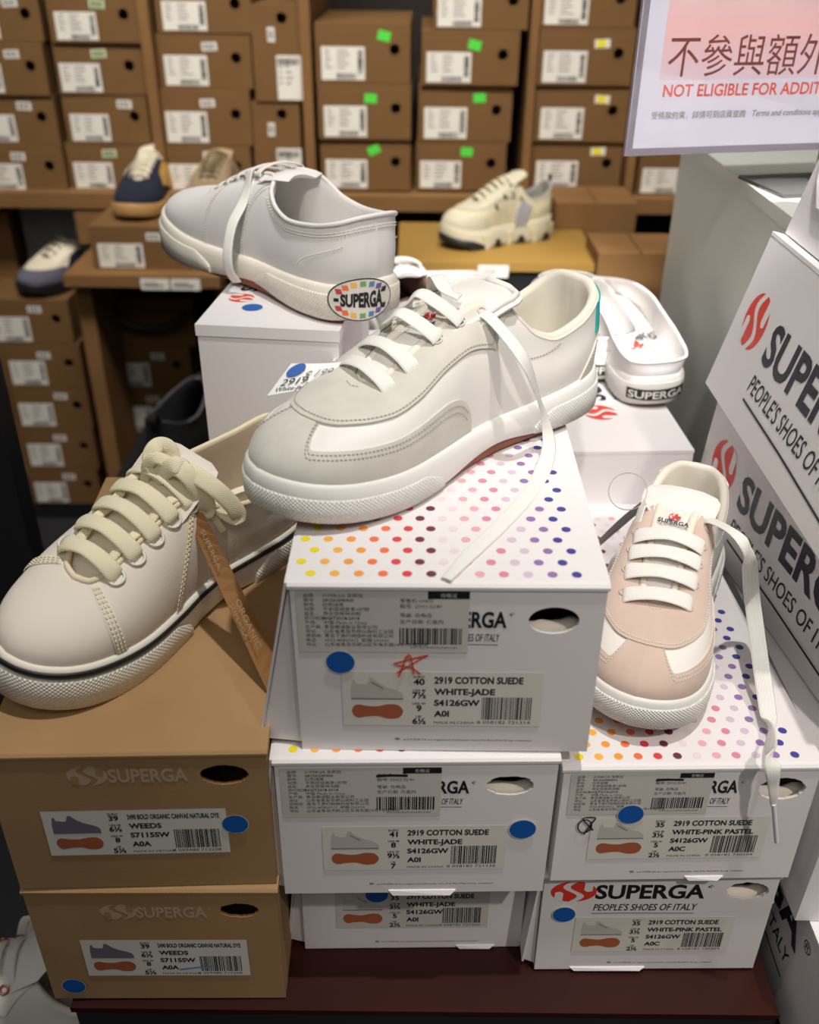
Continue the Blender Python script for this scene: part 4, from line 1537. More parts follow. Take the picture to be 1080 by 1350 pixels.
# ---- main sneaker, white and grey with a teal heel tab
S = Shoe(L=.29, W=.106, keys=KEY_LOW)
m = ShoeBuild(S, 'sneaker', 'white sneaker with grey suede toe and teal heel tab, in the middle of the display', 'sneaker', (.128, .691, .8965), 3.847, .021, .007, 1.017)
m.sole(RUBBER, RUBBER_T, GUM, arch=.006)
m.upper(LEATHER)
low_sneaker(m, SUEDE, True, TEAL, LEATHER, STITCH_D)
m.lining(LINING, INSOLE, pad=.0075, roll=.004)
tg = m.tongue(LEATHER, f1=.36, rise=.004, back=.016, w=.027, lift=.0035, th=.006, flare=1.2, droop=.007)


def tongue_label(sb, i0, i1, j0, j1, texts, line=None, lift=.0004):
    G, N = sb.tongue_top, sb.tongue_n
    b = MB()
    P = G[i0:i1 + 1, j0:j1 + 1] + N[i0:i1 + 1, j0:j1 + 1] * lift
    b.grid(P, STICK, smooth=True)
    c = (G[i0, (j0 + j1) // 2] + N[i0, (j0 + j1) // 2] * lift * 2)
    e = (G[i1, (j0 + j1) // 2] + N[i1, (j0 + j1) // 2] * lift * 2)
    ey = Vector(e - c).normalized(); ex = Vector(G[(i0 + i1) // 2, j0] - G[(i0 + i1) // 2, j1]).normalized()
    if ex.cross(ey).dot(Vector(N[(i0 + i1) // 2, 6])) < 0: ex = -ex
    d = Decal(b, Vector((c + e) / 2), ex, ey, .0012)
    hh = (Vector(e) - Vector(c)).length
    d.logo(0, hh * .14, .0045, .0034, RED, STICK)
    d.text('SUPERGA', 0, -hh * .22, .0038, NAVYINK, align='c', width=.024, bold=.03)
    return b.build('tongue_label', sb.root)


tongue_label(m, 12, 17, 3, 9, None)
rib = MB()
G, N = m.tongue_top, m.tongue_n
for jj in (0,):
    edge = [G[i, 1] + N[i, 1] * .001 for i in range(15, 25)] + [G[25, j] + N[25, j] * .001 for j in range(2, 11)] + [G[i, 11] + N[i, 11] * .001 for i in range(24, 14, -1)]
    rib.tube(edge, .0022, LEATHER, 8)
rib.build('tongue_binding', m.root)
LW, LT = .0108, .0018
for fl, fr, ar in ((.665, .655, .003), (.605, .600, .004)):
    m.bar(fl, fr, LW, LT, LACE, arch=ar, r=.83)


def free_lace(sb, pts, nrm, wd, th, mm, name='loose_lace', n=90, world=True, **k):
    P = [sb.loc(p) if world else p for p in pts]
    N = [sb.locn(p) if world else p for p in nrm]
    b = MB()
    ribbon(b, P, N, wd, th, mm, n, **k)
    return b.build(name, sb.root)


# upper laces, loosely threaded across
for fl, fr, ar, dx in ((.53, .56, .010, .006), (.465, .50, .013, .008)):
    tl, pl, nl = m.eyelet(fl, 1, .90, .003)
    tr, pr, nr = m.eyelet(fr, -1, .93, .003)
    mid = (pl + pr) / 2; zc = m.throat_z(mid[0]) + .012 + ar * .6
    path = [pl - nl * .004, pl + nl * .002, pl * .72 + pr * .28 + np.array([dx, 0, zc - mid[2]]) * .75, mid + np.array([dx, -.004, zc - mid[2]]), pl * .2 + pr * .8 + np.array([dx, 0, .009]), pr + nr * .003, pr - nr * .004]
    up = np.array([.2, 0, 1.])
    b = MB(); ribbon(b, path, [nl, nl, nl * .7 + up * .4, up, up * .6 + nr * .4, nr, nr], LW, LT, LACE, 60); b.build('lace_bar', m.root)
# the long loose end: out of the top eyelet, down the side, over the dotted lid
t_, p_, n_ = m.eyelet(.385, 1, .80, .003)
w0 = m.M @ Vector(p_); wn = (m.M.to_3x3() @ Vector(n_)).normalized()
zl = CTOP + .0012
side = [w0 - wn * .006, w0 + wn * .003]
far = [(700, 500), (720, 548)]
q1 = w0 + (on_z(706, 560, zl + .035) - w0) * .55 + wn * .012 + Vector((0, 0, .006))
pts = side + [q1, on_z(716, 545, zl + .030), on_z(724, 590, zl + .008), on_z(712, 628, zl), on_z(690, 660, zl), on_z(655, 697, zl), on_z(622, 728, zl), on_z(588, 764, zl)]
nn = [wn, wn, wn, wn * .8 + Vector((0, 0, .3)), Vector((.4, -.3, 1)), Vector((0, 0, 1)), Vector((0, 0, 1)), Vector((0, 0, 1)), Vector((0, 0, 1)), Vector((0, 0, 1))]
free_lace(m, pts, nn, .0105, .0018, LACE, n=110, taper=[1, 1, .95, .95, 1, 1, 1, 1, .95, .6])
# the far loose end, bunched over the tongue
t_, p_, n_ = m.eyelet(.40, -1, .9, .003)
up = np.array([0, 0, 1.])
b = MB()
pp = [p_ - n_ * .004, p_ + n_ * .004, p_ + up * .014 + np.array([.006, .006, 0]), p_ + up * .017 + np.array([.012, .016, 0]), p_ + up * .013 + np.array([.016, .028, 0]), p_ + up * .009 + np.array([.012, .036, 0])]
ribbon(b, pp, [n_, n_, n_ + up, up, up, up], LW, LT, LACE, 50); b.build('loose_lace', m.root)
for f_ in (.665, .605, .53, .465, .40):
    for sg in (1, -1):
        eb = MB(); m.eyelet_ring(eb, f_, sg, .90, SUEDE, .0032, .0007, .0026); eb.build('eyelet', m.root)

# paper hang tag of the main sneaker
tagroot = MB()
dirv = None
P0 = m.M @ Vector(m.eyelet(.60, -1, .95, .004)[1])
a0 = on_y(353, 522, P0.y - .030); a1 = on_y(384, 479, P0.y - .004)
wv = (a1 - a0)
end = on_y(552, 420, P0.y + .01)
n_t = 30
rows = []
yt = P0.y - .022
mids = [(on_y(352, 522, yt), on_y(384, 479, yt + .010)), (on_y(396, 514, yt), on_y(424, 479, yt + .010)), (on_y(440, 504, yt), on_y(464, 474, yt + .012)), (on_y(490, 472, yt + .008), on_y(506, 452, yt + .026)), (on_y(530, 440, yt + .020), on_y(538, 428, yt + .036)), (on_y(556, 424, yt + .030), on_y(560, 416, yt + .040))]
ca = catmull([list(q[0]) for q in mids], 60); cb_ = catmull([list(q[1]) for q in mids], 60)
for i in range(0, len(ca), 2):
    lo_, hi_ = Vector(ca[i]), Vector(cb_[i])
    rows.append([lo_, lo_.lerp(hi_, .33), lo_.lerp(hi_, .67), hi_])
G = np.array([[list(p) for p in r] for r in rows])
nrm = np.cross(np.gradient(G, axis=0), np.gradient(G, axis=1)); nrm /= np.linalg.norm(nrm, axis=2, keepdims=True)
sgn = 1 if nrm[1, 1] @ np.array(-(Vector(a0) - Vector((0, 0, H))).normalized()) > 0 else -1
ex = (G[8, 1] - G[0, 1]); ey = (G[0, 3] - G[0, 0])
tagroot.grid(G, TAGW, smooth=True)
tagroot.grid(G - nrm * .0006 * sgn, TAGD, smooth=True)
wl = np.linalg.norm(ey)
d = Decal(tagroot, G[0, 0] + nrm[0, 0] * sgn * .0006, Vector(ex), Vector(ey), .0002)
if d.n.dot(Vector(nrm[0, 0] * sgn)) < 0:
    d.n = -d.n
d.text('2919', .004, wl * .27, .0055, INK, sx=1.1)
d.text('White-Jade', .003, wl * .10, .0034, INK, sx=1.0)
d.disc(.0075, wl * .74, .0056, .0054, BLUE, 2)
d.text('$ 199', .016, wl * .45, .0055, GREYINK, l=3, shear=.2)
ot = tagroot.build('hang_tag', m.root)
ot.matrix_parent_inverse = m.M.inverted()
tag(ot, 'white paper hang tag with blue dot')

# ---- pink sneaker
KEY_P = [(a, b_, c, z + (.002 if .4 < a < .6 else 0)) for a, b_, c, z in KEY_LOW]
S = Shoe(L=.26, W=.101, keys=KEY_P)
p = ShoeBuild(S, 'sneaker', 'pale pink suede and white sneaker pointing toe first at the viewer', 'sneaker', (.231, .6765, H - .4407), 4.316, .030, -.010, .91)
p.sole(RUBBER, RUBBER_T, GUM, arch=.005, bump_h=.72)
p.upper(LEATHER)
low_sneaker(p, PINKSUEDE, True, LEATHER, LEATHER)
p.lining(LINING, INSOLE, pad=.0075, roll=.004)
p.tongue(LEATHER, f1=.34, rise=.006, back=.012, w=.026, lift=.0035, th=.006, flare=1.2, droop=.007)
tongue_label(p, 15, 20, 3, 9, None)
for fl, fr, ar in ((.655, .675, .003), (.595, .61, .003), (.535, .55, .003), (.475, .49, .004)):
    p.bar(fl, fr, .0135, .002, LACE, arch=ar, r=.80)
for f_ in (.665, .60, .535, .47, .40):
    for sg in (1, -1):
        eb = MB(); p.eyelet_ring(eb, f_, sg, .80, PINKSUEDE, .003, .0007, .0026); eb.build('eyelet', p.root)
t_, p_, n_ = p.eyelet(.395, 1, .86, .003)
w0 = p.M @ Vector(p_); wn = (p.M.to_3x3() @ Vector(n_)).normalized()
zr = RTOP + .0015
fr_y = (r1.matrix_world @ Vector((0, -.004, PH))).y
pts = [w0 - wn * .006, w0 + wn * .004, on_z(982, 718, w0.z + .004), on_z(992, 790, zr + .045), on_z(1004, 880, zr + .022), on_z(1014, 950, zr + .007), on_y(1018, 1000, fr_y - .004), on_y(1020, 1040, fr_y - .010), on_y(1020, 1062, fr_y - .011)]
f_ = Vector((-.25, -.75, .6))
free_lace(p, pts, [Vector((0, 0, 1)), Vector((.2, -.2, 1)), f_, f_, f_, f_, Vector((0, -1, .15)), Vector((0, -1, 0)), Vector((0, -1, 0))], .0125, .0018, LACE, n=110, taper=[.9, .8, .95, 1, 1, 1, 1, 1, .9, .35])
ag = MB(); ag.tube([p.loc(on_y(1020, 1060, fr_y - .011)), p.loc(on_y(1022, 1085, fr_y - .011)), p.loc(on_y(1024, 1110, fr_y - .0105))], .0017, TAGW, 10); ag.build('lace_tip', p.root)
t_, p_, n_ = p.eyelet(.40, -1, .88, .003)
w0 = p.M @ Vector(p_); wn = (p.M.to_3x3() @ Vector(n_)).normalized()
pts = [w0 - wn * .005, w0 + wn * .004, on_z(832, 712, w0.z - .018), on_z(812, 742, w0.z - .036), on_z(798, 772, zr + .012), on_z(786, 800, zr + .004)]
free_lace(p, pts, [wn, wn, Vector((-.3, -.7, .5)), Vector((-.3, -.7, .5)), Vector((-.2, -.6, .8)), Vector((0, 0, 1))], .0095, .0018, LACE, n=50)
# its hang tag, standing on edge beside the tongue, on a clear nylon loop
b = MB()
q = [on_z(856, 654, w0.z + .004), on_z(850, 668, w0.z - .004), on_z(778, 730, zr + .004), on_z(785, 716, zr + .016)]
G = [[q[3] + (q[0] - q[3]) * u + Vector((0, 0, .003 * math.sin(math.pi * u))), q[2] + (q[1] - q[2]) * u] for u in np.linspace(0, 1, 10)]
G = np.array([[list(p.loc(a)) for a in r] for r in G])
b.grid(G, TAGD); b.grid(G + np.array([0, .0006, -.0004]), TAGW)
o = b.build('hang_tag', p.root); tag(o, 'hang tag with dark back')
b = MB()
cc = on_z(828, 648, w0.z + .010)
b.tube([p.loc(cc + Vector((.014 * math.cos(a), .006 * math.sin(a), .012 * math.sin(a)))) for a in np.linspace(0, 2 * math.pi, 28, endpoint=False)], .00045, CLEAR, 6, closed=True)
b.build('nylon_loop', p.root)

# ---- cream canvas sneaker with thick laces
D_ = .08; ZZ = -.002
KEY_C = [(0, .02, 0, .098), (.012, .024, .013, .097), (.06, .05, .026, .092), (.16, .14, .034, .085 + ZZ), (.27, .24 + D_ * .6, .036, .083 + ZZ), (.36, .33 + D_, .034, .089 + ZZ), (.43, .39 + D_, .028, .097 + ZZ), (.47, .42 + D_, .022, .102 + ZZ),
         (.52, .455 + D_, .021, .101 + ZZ), (.60, .52 + D_, .020, .093 + ZZ), (.68, .60 + D_, .019, .084 + ZZ), (.77, .66 + D_, .0175, .076 + ZZ), (.87, .70 + D_, .010, .070 + ZZ), (1, .71 + D_, 0, .069 + ZZ)]
S = Shoe(L=.29 * .95, W=.106 * .95, keys=KEY_C, toe=.036 * .95, mid=.033 * .95, heel=.036 * .95, spring=.006)
c = ShoeBuild(S, 'sneaker', 'cream canvas sneaker with thick cream laces and a black sole stripe', 'sneaker', (-.1018, .679, H - .4205), 4.11, -.02, -.19, 1.0)
c.sole(CREAM_R, CREAM_RT, BLACKR, arch=.004, bump_f=.56, heel_f=.3, bump_h=.74, bump_off=.0024)
c.band('sole_stripe', S.tx(.03, -1) - 1, S.tx(.03, 1) - 0 if False else S.tx(.03, -1) - 1 + .9999 - 2 * (1 - S.tx(.03, -1)), .93, .0012, BLACKR, taper=0, lowfrac=.80)
c.upper(CANVAS_C)
c.lining(CANVAS_C2, INSOLE, pad=.0025, roll=.0012)
c.tongue(CANVAS_C, f0=.80, f1=.46, rise=.022, back=.012, w=.029, lift=.001, th=.003, flare=1.05, droop=.008)
b = MB()
te = tops(S, .50)
ts = np.linspace(te, 1 - te, 160); u = np.abs((ts - .5) / (.5 - te))
hi_t = np.linspace(te - .02, te + .15, 40)
# curved stay lines and bindings
for sg in (1, -1):
    st = MB()
    r = np.linspace(.06, .96, 50)
    t0, t1 = S.tx(.60, 1), tops(S, .505)
    tt = t0 + (t1 - t0) * smoothstep(0, 1, r) * 1.0
    for dlt in (0, .0045):
        t_ = tt + dlt
        stitch_line(st, S, t_ if sg > 0 else 1 - t_, r, .0012, STITCH_C, pitch=.0034, ln=.0024, wd=.0012, th=.0007)
    bb = MB()
    lo = np.linspace(tt[0], tt[0], 2)
    G = np.array([[S.pt(np.array((tt[i] - .003 + .010 * k) if sg > 0 else 1 - (tt[i] - .003 + .010 * k)), np.array(r[i]), .0009) for k in (0, .5, 1)] for i in range(50)])
    bb.grid(G, TAPE_C, smooth=True); bb.build('side_tape', c.root)
    # toe seam
    r2_ = np.linspace(.05, .93, 30)
    t2 = S.tx(.80, 1) + (tops(S, .775) - S.tx(.80, 1)) * (r2_ / .93) ** .8
    for dlt in (0, .004, .008):
        stitch_line(st, S, (t2 - dlt) if sg > 0 else 1 - (t2 - dlt), r2_, .0009, STITCH_C, pitch=.0034, ln=.0024, wd=.0012, th=.0007)
    G = np.array([[S.pt(np.array((t2[i] - .011 + .014 * k) if sg > 0 else 1 - (t2[i] - .011 + .014 * k)), np.array(r2_[i]), .0007) for k in (0, .5, 1)] for i in range(30)])
    bb = MB(); bb.grid(G, CANVAS_C, smooth=True); bb.build('quarter_edge', c.root)
    r3 = np.linspace(.05, .5, 24); t3 = S.tx(.45, 1) + .05 * r3
    stitch_line(st, S, t3 if sg > 0 else 1 - t3, r3, .0008, STITCH_C, pitch=.0034, ln=.0024, wd=.001)
    st.build('stitching', c.root)
b = MB()
tr = np.linspace(0, 1, 200, endpoint=False)
b.tube(S.top(tr) + np.array([0, 0, .0008]), .0020, TAPE_C, 8, closed=True)
b.build('top_binding', c.root)
EF = (.735, .678, .621, .565, .512)
for i, f_ in enumerate(EF):
    c.bar(f_, f_ + .012, .0118, .0034, LACE_C, r=.90, arch=.006, off=.002)
for f_ in EF:
    for sg in (1, -1):
        eb = MB(); c.eyelet_ring(eb, f_, sg, .865, EYELET, .0052, .0010, .0012); eb.build('eyelet', c.root)
# laces running up under the bars along both sides
for sg in (1, -1):
    P = []
    for i in range(len(EF)):
        t_, p_, n_ = c.eyelet(EF[i], sg, 1.0, .001)
        P.append(p_ + np.array([0, -sg * .004, .0015 + .003 * (i % 2)]))
    b = MB(); ribbon(b, P, [np.array([0, 0, 1.])] * 3, .007, .003, LACE_C, 60); b.build('lace_run', c.root)
# bow
kp = on_y(222, 628, (c.M @ Vector(c.eyelet(.50, 1, 1., 0)[1])).y + .012)
kn = c.loc(kp)
toc = c.locn(-(kp - Vector((0, 0, H))).normalized())


def bow(name, pix, wd=.011, th=.0034, taper=None, dep=None, parent=c):
    P = []
    for i, (x, y) in enumerate(pix):
        dd = (dep[i] if dep else 0)
        d_ = ray(x, y)
        k = kp.y / d_.y
        P.append(parent.loc(Vector((0, 0, H)) + d_ * k - d_.normalized() * dd))
    b = MB()
    tt = [np.array(toc) + np.array([0, 0, .2])] * 3
    ribbon(b, P, tt, wd, th, LACE_C, 70, taper=taper)
    return b.build(name, parent.root)


bow('bow_loop', [(222, 632), (206, 622), (198, 604), (204, 590), (214, 586), (224, 592), (226, 606), (218, 616)], .0105, .0034, dep=[.004, .006, .004, 0, -.006, -.008, -.006, .004])
bow('bow_loop', [(224, 624), (240, 640), (262, 668), (272, 674), (270, 660), (256, 636), (238, 618), (222, 616)], .0125, .0034, dep=[.006, .010, .012, .010, .014, .018, .016, .010])
bow('bow_loop', [(226, 614), (250, 622), (284, 644), (308, 668), (314, 682), (300, 676), (276, 658), (246, 638)], .0120, .0034, dep=[.008, .014, .016, .012, .008, .004, .002, .004])
bow('lace_end', [(226, 612), (208, 604), (196, 610), (192, 628), (186, 644)], .0085, .003, dep=[.010, .010, .008, .004, .002], taper=[1, 1, .95, .8, .5])
bow('lace_end', [(240, 622), (262, 650), (280, 678), (294, 700)], .0050, .003, dep=[.004, .008, .006, .004])
bow('bow_knot', [(206, 632), (216, 622), (228, 614), (240, 616), (242, 628), (228, 634)], .0120, .004, dep=[.006, .012, .016, .014, .010, .004])
# kraft hang tag on jute twine, leaning from the laces down to the box lid
zb1 = BTOP + .001
q = [on_y(240, 668, kp.y - .008), on_y(268, 676, kp.y - .018), on_z(364, 868, zb1 + .006), on_z(353, 913, zb1)]
b = MB()
G0 = np.array([[list(c.loc(q[0] + (q[3] - q[0]) * u)), list(c.loc(q[1] + (q[2] - q[1]) * u))] for u in np.linspace(0, 1, 14)])
nn_ = np.array(toc)
G1 = G0 - nn_ * .0022
b.grid(G0, TAGK, smooth=False); b.grid(G1, TAGK, smooth=False)
ring = [(i, 0) for i in range(14)] + [(i, 1) for i in range(13, -1, -1)]
b.grid(np.stack([[G0[i, j] for i, j in ring], [G1[i, j] for i, j in ring]], 1), KRAFT, wrap_u=True, smooth=False)
ex = Vector(G0[1, 0] - G0[0, 0]); ey = Vector(G0[0, 1] - G0[0, 0])
d = Decal(b, G0[0, 0], ex, ey - ex * (ey.dot(ex) / ex.dot(ex)), .0003)
if d.n.dot(Vector(toc)) < 0: d.n = -d.n
d.text('SUPERGA', .022, .006, .0040, KPRINT, sx=1.2, l=2)
d.text('ORGANIC', .075, .008, .0045, KPRINT, sx=1.2, l=2)
d.text('SUPERGA', .075, .002, .0035, KPRINT, sx=1.2, l=2)
tag(b.build('hang_tag', c.root), 'brown kraft hang tag')
b = MB()
rnd = random.Random(3)
for k in range(7):
    a = on_y(226 + rnd.uniform(-4, 4), 628 + rnd.uniform(-3, 3), kp.y - .004)
    e = on_y(250 + rnd.uniform(-5, 6), 676 + rnd.uniform(-5, 5), kp.y - .014)
    mid = (a + e) / 2 + Vector((rnd.uniform(-.004, .004), -.006, rnd.uniform(-.003, .003)))
    b.tube([c.loc(v) for v in catmull([list(a), list(mid), list(e)], 16)], .0007, TWINE, 5)
for k in range(2):
    a = on_y(252, 690, kp.y - .016); e = on_y(249 + 6 * k, 752 - 10 * k, kp.y - .020)
    mid = (a + e) / 2 + Vector((.002 * (k * 2 - 1), -.004, 0))
    b.tube([c.loc(v) for v in catmull([list(a), list(mid), list(e)], 14)], .0009, TWINE, 5)
b.build('twine', c.root)

# ---- white canvas sneaker, heel towards the viewer
KEY_W = [(0, .02, 0, .078), (.012, .024, .013, .0775), (.06, .05, .026, .074), (.16, .14, .034, .068), (.27, .23, .036, .066), (.36, .31, .033, .070), (.43, .36, .028, .079), (.47, .385, .020, .087), (.52, .42, .016, .088), (.60, .50, .0155, .083), (.68, .59, .015, .074),
         (.77, .65, .0135, .065), (.87, .685, .008, .061), (1, .695, 0, .06)]
S = Shoe(L=.28, W=.10, keys=KEY_W, toe=.030, mid=.024, heel=.028)
w = ShoeBuild(S, 'sneaker', 'white canvas sneaker with a colourful oval badge on its heel', 'sneaker', (-.0280, .779, H - .2835), 2.2969, -.018, .0227, 1.113)
w.sole(IVORY_R, IVORY_RT, GUM, arch=.005, bump_f=.60, heel_f=.40, bump_h=.70, bump_off=.0016)
w.upper(CANVAS_W)
w.lining(CANVAS_W, INSOLE, pad=.002, roll=.001)
w.tongue(CANVAS_W, f0=.70, f1=.38, rise=.003, back=.004, w=.025, lift=.001, th=.003, flare=1.05, droop=.007)
b = MB(); b.tube(S.top(np.linspace(0, 1, 200, endpoint=False)) + np.array([0, 0, .0006]), .0018, CANVAS_W, 8, closed=True); b.build('top_binding', w.root)
for sg in (1, -1):
    st = MB()
    def add_line(tt, rr):
        stitch_line(st, S, tt if sg > 0 else 1 - tt, rr, .0006, STITCH, pitch=.0026, ln=.0019)
    r = np.linspace(.04, .96, 40)
    for dlt in (0, .004):
        add_line(S.tx(.47, 1) + dlt + (tops(S, .37) - S.tx(.47, 1)) * r ** 1.3, r)
        add_line(S.tx(.62, 1) + dlt + (tops(S, .55) - S.tx(.62, 1)) * r, r * .75)
    tt = np.linspace(tops(S, .40), .47, 60)
    add_line(tt, np.full(60, .80))
    tt = np.linspace(S.tx(.20, 1), S.tx(.04, 1), 40)
    add_line(tt, .15 + .5 * ((tt - tt[0]) / (tt[-1] - tt[0])) ** .5)
    tt = np.linspace(.002, tops(S, .36), 90)
    add_line(tt, np.full(90, .90)); add_line(tt, np.full(90, .86))
    st.build('stitching', w.root)
for f_ in (.655, .605, .55, .495, .44):
    for sg in (1, -1):
        eb = MB(); w.eyelet_ring(eb, f_, sg, .88, METAL, .0030, .0011, .0012); eb.build('eyelet', w.root)
for f_ in (.655, .605, .55, .495, .44):
    w.bar(f_, f_, .0075, .0015, LACE, r=.88, arch=.002)
t_, p_, n_ = w.eyelet(.46, 1, .86, .003)
w0 = w.M @ Vector(p_); wn = (w.M.to_3x3() @ Vector(n_)).normalized()
ycut = w0.y
pts = [w0 - wn * .004, w0 + wn * .004, on_y(322, 262, ycut - .012), on_y(306, 296, ycut - .028), on_y(300, 330, ycut - .036), on_y(302, 356, ycut - .036), on_y(312, 372, ycut - .030)]
vn = Vector((-.4, -.9, .2))
free_lace(w, pts, [wn, wn, vn, vn, vn, vn, vn], .0090, .0016, LACE, n=60)
# oval badge wrapped round the heel
b = MB()


def badge(u, v, l):
    """u, v in [-1, 1] on the badge -> point on the heel rubber"""
    tc = S.tx(.010, 1); hw = .0255
    tt = tc - u * hw / (2.37 * S.L)
    o = S.o2(np.array(tt)); n2_ = S.n2(np.array(tt))
    z = .0195 + v * .0165
    return (o[0] + n2_[0] * (.0026 + l * .00025 + .0), o[1] + n2_[1] * (.0026 + l * .00025), z)


def badge_poly(pts, mm, l):
    b.add([badge(x, y, l) for x, y in pts], [list(range(len(pts)))], mm)


def badge_fan(rx, ry, mm, l):
    n = 40
    V = [badge(0, 0, l)]; F = []
    rings = 6
    for k in range(1, rings + 1):
        V += [badge(rx * k / rings * math.cos(2 * math.pi * i / n), ry * k / rings * math.sin(2 * math.pi * i / n), l) for i in range(n)]
    for i in range(n):
        F.append((0, 1 + i, 1 + (i + 1) % n))
        for k in range(1, rings):
            F.append((1 + (k - 1) * n + i, 1 + k * n + i, 1 + k * n + (i + 1) % n, 1 + (k - 1) * n + (i + 1) % n))
    b.add(V, F, mm)


badge_fan(1.0, 1.0, INK, 0); badge_fan(.955, .94, STICK, 1)
cols = [(200, 72, 66), (236, 120, 70), (244, 186, 84), (120, 170, 100), (84, 140, 190), (120, 92, 160), (40, 40, 44)]
for sgn_ in (1, -1):
    for i, cc_ in enumerate(cols):
        a = math.radians(148 - i * 19.5)
        cx_, cy_ = .78 * math.cos(a), .74 * math.sin(a) * sgn_
        mm = mat('badge_%d' % i, srgb(*cc_), .5)
        wq, hq = .085, .15
        badge_poly([(cx_ - wq - .03 * math.cos(a), cy_ - hq * .8), (cx_ + wq - .03 * math.cos(a), cy_ - hq * .8), (cx_ + wq + .03 * math.cos(a), cy_ + hq * .8), (cx_ - wq + .03 * math.cos(a), cy_ + hq * .8)], mm, 2)
V, F = text_mesh('SUPERGA', .05, 0)
x0, x1 = V[:, 0].min(), V[:, 0].max()
Q = []
for q in V:
    xx = -.62 + (q[0] - x0) / (x1 - x0) * 1.26
    hh = .36 + .16 * (xx + .62)
    Q.append(badge(xx, (q[1] / .69 - .5) * hh * 1.35, 2))
b.add(Q, F, INK)
badge_poly([(-.80, -.08), (-.66, -.08), (-.66, .08), (-.80, .08)], INK, 2)
tag(b.build('heel_badge', w.root), 'oval badge with rainbow bars and black lettering')

# ---- mules
KEY_M = [(0, .018, 0, .056), (.012, .021, .014, .056), (.06, .045, .032, .057), (.16, .14, .038, .058), (.27, .25, .0385, .060), (.36, .34, .0375, .062), (.47, .46, .037, .063), (.60, .58, .038, .064), (.72, .70, .037, .062), (.82, .80, .034, .058), (.92, .885, .022, .054), (1, .94, 0, .052)]


def mule(label, loc, yaw, pitch, roll, scale, detail=True):
    S = Shoe(L=.28, W=.104, keys=KEY_M, toe=.036, mid=.034, heel=.036, spring=.003, gamma=.3, beta=.3)
    q = ShoeBuild(S, 'mule', label, 'mule', loc, yaw, pitch, roll, scale, 'white mules')
    q.sole(RUBBER, RUBBER_T, GUM, arch=.003, bump_f=.50, heel_f=.48, bump_h=.74, bump_off=.0016)
    q.upper(CANVAS_W)
    q.lining(CANVAS_W, INSOLE, pad=.0022, roll=.001, insole_z=.030)
    b = MB(); b.tube(S.top(np.linspace(0, 1, 200, endpoint=False)) + np.array([0, 0, .0006]), .0019, CANVAS_W, 8, closed=True); b.build('top_binding', q.root)
    b = MB()
    d = Decal(b, (.120, 0, .0350), (0, 1, 0), (-1, 0, 0), .0004)
    d.text('SUPERGA', 0, -.004, .017, NAVYINK, align='c', width=.062, bold=.03)
    d.logo(0, .026, .010, .008, RED, INSOLE)
    for i in range(3):
        d.text("People's shoes of Italy since 1911"[:30 - 4 * i], 0, -.022 - .013 * i, .0055, GREYINK, align='c')
    b.build('insole_print', q.root)
    b = MB()
    tt = np.linspace(S.tx(.03, -1) - 1 - .012, S.tx(.03, 1) + .012, 24)
    rows = []
    for z in (.011, .025):
        o, n2_ = S.o2(tt), S.n2(tt); rows.append(np.c_[o + n2_ * .0026, np.full(24, z)])
    b.grid(np.array(rows).transpose(1, 0, 2), INK, smooth=True)
    V, F = text_mesh('SUPERGA', .02, 0)
    x0, x1 = V[:, 0].min(), V[:, 0].max()
    Q = []
    for v in V:
        t_ = np.interp((v[0] - x0) / (x1 - x0), [0, 1], [tt[-1] - .004, tt[0] + .004])
        o, n2_ = S.o2(np.array(t_)), S.n2(np.array(t_))
        Q.append((o[0] + n2_[0] * .0030, o[1] + n2_[1] * .0030, .0135 + v[1] / .69 * .009))
    b.add(Q, F, STICK)
    tag(b.build('heel_label', q.root), 'black heel label with white lettering')
    return q


S1TOP = (s1.matrix_world @ Vector((0, .1, .164 * K))).z
mule('front white mule with black heel label, leaning on the box lid', (.244, .864, S1TOP + .002), 1.673, -.084, -.054, .85)
mule('rear white mule of which only the rounded far end shows behind the front one', (.2090, .925, S1TOP + .002), 1.70, -.03, -.05, .85)


# ---- plainer sneakers farther back
def simple_sneaker(name, label, cat, loc, yaw, L, upper, sole, gum, lace, overlay=None, keys=KEY_LOW, toe_m=None, scale=1.0, tall=1.0, wd=.104, lining=LINING, lacer=True, sole_h=.026, toe_r=.5, rise=.016):
    S = Shoe(L=.28, W=wd, keys=[(a, b_, c_, z * tall) for a, b_, c_, z in keys], toe=sole_h, mid=sole_h, heel=sole_h + .004)
    q = ShoeBuild(S, name, label, cat, loc, yaw, 0, 0, L / .28 * scale)
    q.sole(sole, sole, gum, bump_f=0, heel_f=0, n=120)
    q.upper(upper, 120, 12)
    q.lining(lining, INSOLE, pad=.006, n=100)
    q.tongue(lacer if not isinstance(lacer, bool) else upper, f1=.34, rise=rise, back=.012, w=.026, lift=.003, th=.006, flare=1.1, n=16)
    if toe_m is not None:
        ta = S.tx(.62, 1); ts = np.linspace(ta, 1 - ta, 80); u = np.abs((ts - .5) / (.5 - ta))
        b = MB(); skirt_band(b, S, ts, 0, toe_r * np.sqrt(np.clip(1 - u ** 4, 0, 1)) + .01, .0012, toe_m, 6); b.build('toe_overlay', q.root)
    if overlay is not None:
        te = tops(S, .34); ts = np.linspace(te, 1 - te, 90); u = np.abs((ts - .5) / (.5 - te))
        b = MB(); skirt_band(b, S, ts, .58 - .08 * smoothstep(.3, .7, u), np.full(90, .995), .002, overlay, 6); b.build('eyestay', q.root)
    for f_ in (.665, .61, .555, .50, .445, .395):
        q.bar(f_, f_, .0095, .0026, lace, arch=.005, n=24)
    return q


